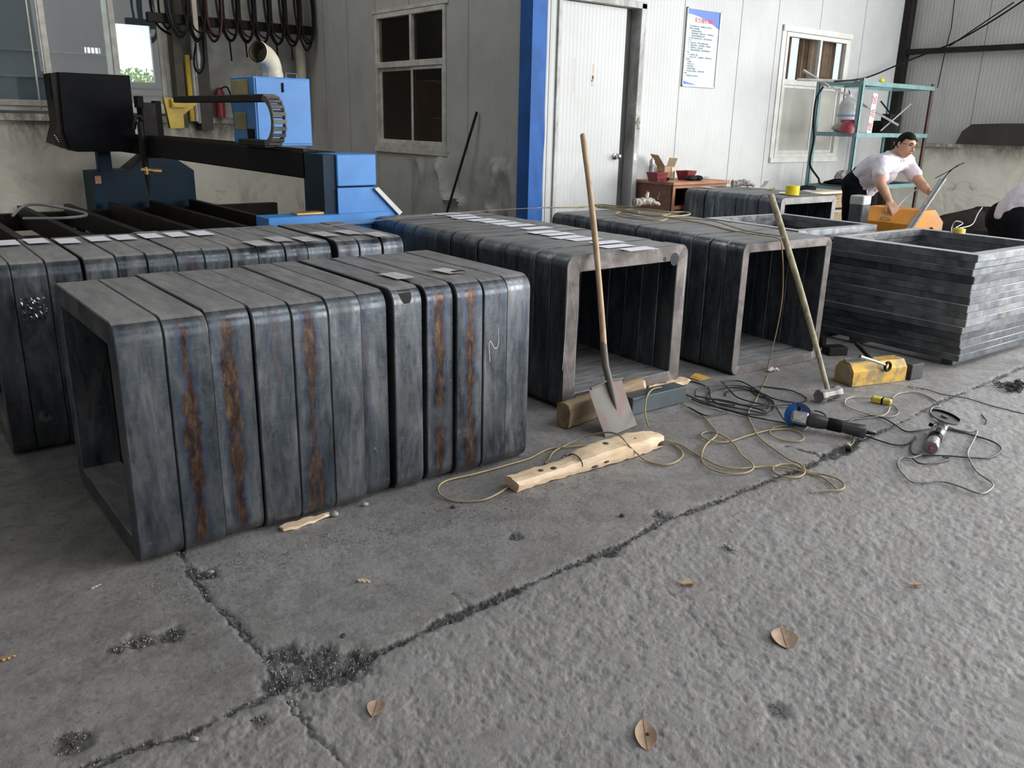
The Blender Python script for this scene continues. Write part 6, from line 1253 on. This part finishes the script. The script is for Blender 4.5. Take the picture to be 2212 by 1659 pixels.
for i in range(n+1):
    for j in range(2*n):
        th = PI*.60*i/n; ph = PI*j/n; x, y, z = math.sin(th)*math.cos(ph)*.083, math.sin(th)*math.sin(ph)*.101, math.cos(th)*.124
        if y > .02 and z < .066: k_ = (.066-z)/.13; z = .066+.003*math.sin(j*3); y = min(y, .078); x *= max(.86, 1-.3*k_)
        if abs(x) > .05 and y > .0 and z < .02: z = .02; 
        if y < 0 and z < -.03: z = -.03-.012*math.sin(j)
        vs.append(H(x*1.0, y-.003, z+.002))
hr.add(vs, [(i*2*n+j, (i+1)*2*n+j, (i+1)*2*n+(j+1) % (2*n), i*2*n+(j+1) % (2*n)) for i in range(n) for j in range(2*n)])
ho = hr.build('hair', M_HAIR, r, 60); sd = ho.modifiers.new('s', 'SOLIDIFY'); sd.thickness = .006
for sx in (-1, 1):
    MB().ball(H(.030*sx, .083, .012), .0085, 7, (1.3, 1, .7)).build('eye', plain('eye_dark', (.03, .02, .018), .2), r, 60)
    MB().tube([H(.016*sx, .094, .030), H(.032*sx, .095, .035), H(.047*sx, .082, .030)], [.0022, .0034, .002], 6).build('eyebrow', M_HAIR, r)
gl = MB()
for sx in (-1, 1):
    gl.tube([H(.031*sx+.024*math.cos(k*PI/8), .102-.010*abs(math.cos(k*PI/8)*sx > 0 and math.cos(k*PI/8) or 0), .010+.018*math.sin(k*PI/8)) for k in range(16)], .0014, 5, closed=True)
    gl.tube([H(.055*sx, .092, .014), H(.078*sx, .03, .016), H(.080*sx, -.01, .012)], .0014, 5)
gl.tube([H(-.008, .105, .012), H(.008, .105, .012)], .0016, 5); gl.build('eyeglasses', M_BLACK, r)
MB().tube([H(-.02, .0895, -.0525), H(0, .097, -.0535), H(.02, .0895, -.0525)], [.001, .0035, .001], 6).build('mouth', plain('mouth_dark', (.16, .05, .045), .5), r)
wb = elF.lerp(wrF, .62); MB().tube([wb+Vector((0, 0, 0))+(lat*math.cos(k*PI/6)+((wrF-elF).normalized().cross(lat)).normalized()*math.sin(k*PI/6))*.036 for k in range(12)], .004, 6, closed=True).build('bracelet', M_BRASS, r)
# second worker: back turned, bending away at the right edge
P1 = Vector((7.95, 2.95, 0)); r = thing('person', 'person in white shirt and black trousers bending away at the right edge', 'person', P1)
Dq = lambda x, y, d: dep(x, y, d)-P1
pel = Dq(2190, 476, 7.1); ch = Dq(2262, 412, 6.95); nk = Dq(2300, 398, 6.9); hd2 = nk+_r*.16-Vector((0, 0, .06)); fv = (_r*.7-Vector((0, 0, .7)))
lat = (-_f*1.0+_r*.1).normalized()
b = MB(); limb(b, [pel, pel.lerp(ch, .5)+Vector((0, 0, .03)), ch, nk], [.15, .145, .145, .075]); limb(b, [pel+lat*.1, pel-lat*.1], [.13, .13]); limb(b, [ch+lat*.19, ch-lat*.19], [.07, .07]); limb(b, [nk, nk.lerp(hd2, .6)], [.06, .055])
H2 = head_mesh(b, hd2, fv, _r*.5+Vector((0, 0, .8)), .98); ank = []
for s_ in (1, -1):
    sh = ch+lat*.19*s_; el = sh+Vector((.05, -.02, -.27)); wr = el+_r*.12+Vector((0, 0, -.20)); limb(b, [sh, el, wr], [.06, .044, .027]); hand(b, wr, Vector((.1, -.1, -1)), -_r, _f*s_, .5)
    hp_ = pel+lat*.11*s_; kn = Vector((hp_.x+.03, hp_.y-.02, .48)); an = Vector((kn.x-.04, kn.y+.04, .09)); ank.append((hp_, kn, an)); limb(b, [hp_, hp_.lerp(kn, .5), kn, kn.lerp(an, .4), an], [.1, .085, .06, .056, .04]); limb(b, [an+Vector((0, 0, -.05)), an+Vector((0, 0, -.06))+_r*.16], [.04, .03])
fuse('body', b, .008, M_SKIN, r, 2)
t = MB(); limb(t, [pel.lerp(ch, .12)+lat*.07, pel.lerp(ch, .12)-lat*.07], [.15, .15]); limb(t, [pel+lat*.1, pel-lat*.1], [.165, .165])
for hp_, kn, an in ank: limb(t, [hp_, hp_.lerp(kn, .5), kn, kn.lerp(an, .5), an], [.145, .115, .09, .085, .08])
fuse('trousers', t, .011, M_TROUS, r, 3, .01, .1)
for hp_, kn, an in ank: q = MB(); limb(q, [an+Vector((0, 0, -.045))-_r*.05, an+Vector((0, 0, -.05))+_r*.19], [.046, .036]); fuse('shoe', q, .009, M_BLACK, r, 2)
s_ = MB(); limb(s_, [pel.lerp(ch, .12), pel.lerp(ch, .5)+Vector((0, 0, .035)), ch+Vector((0, 0, .01)), ch.lerp(nk, .6)], [.192, .185, .172, .11]); limb(s_, [ch+lat*.19, ch-lat*.19], [.09, .09])
for q_ in (1, -1): sh = ch+lat*.19*q_; limb(s_, [sh, sh+Vector((.03, -.01, -.17))], [.088, .078])
fuse('shirt', s_, .011, M_SHIRT, r, 2, .03, .1)
hr = MB().ball(H2(0, -.01, .02), .105, 10, (.8, 1, 1.1)); hr.build('hair', M_HAIR, r, 60)
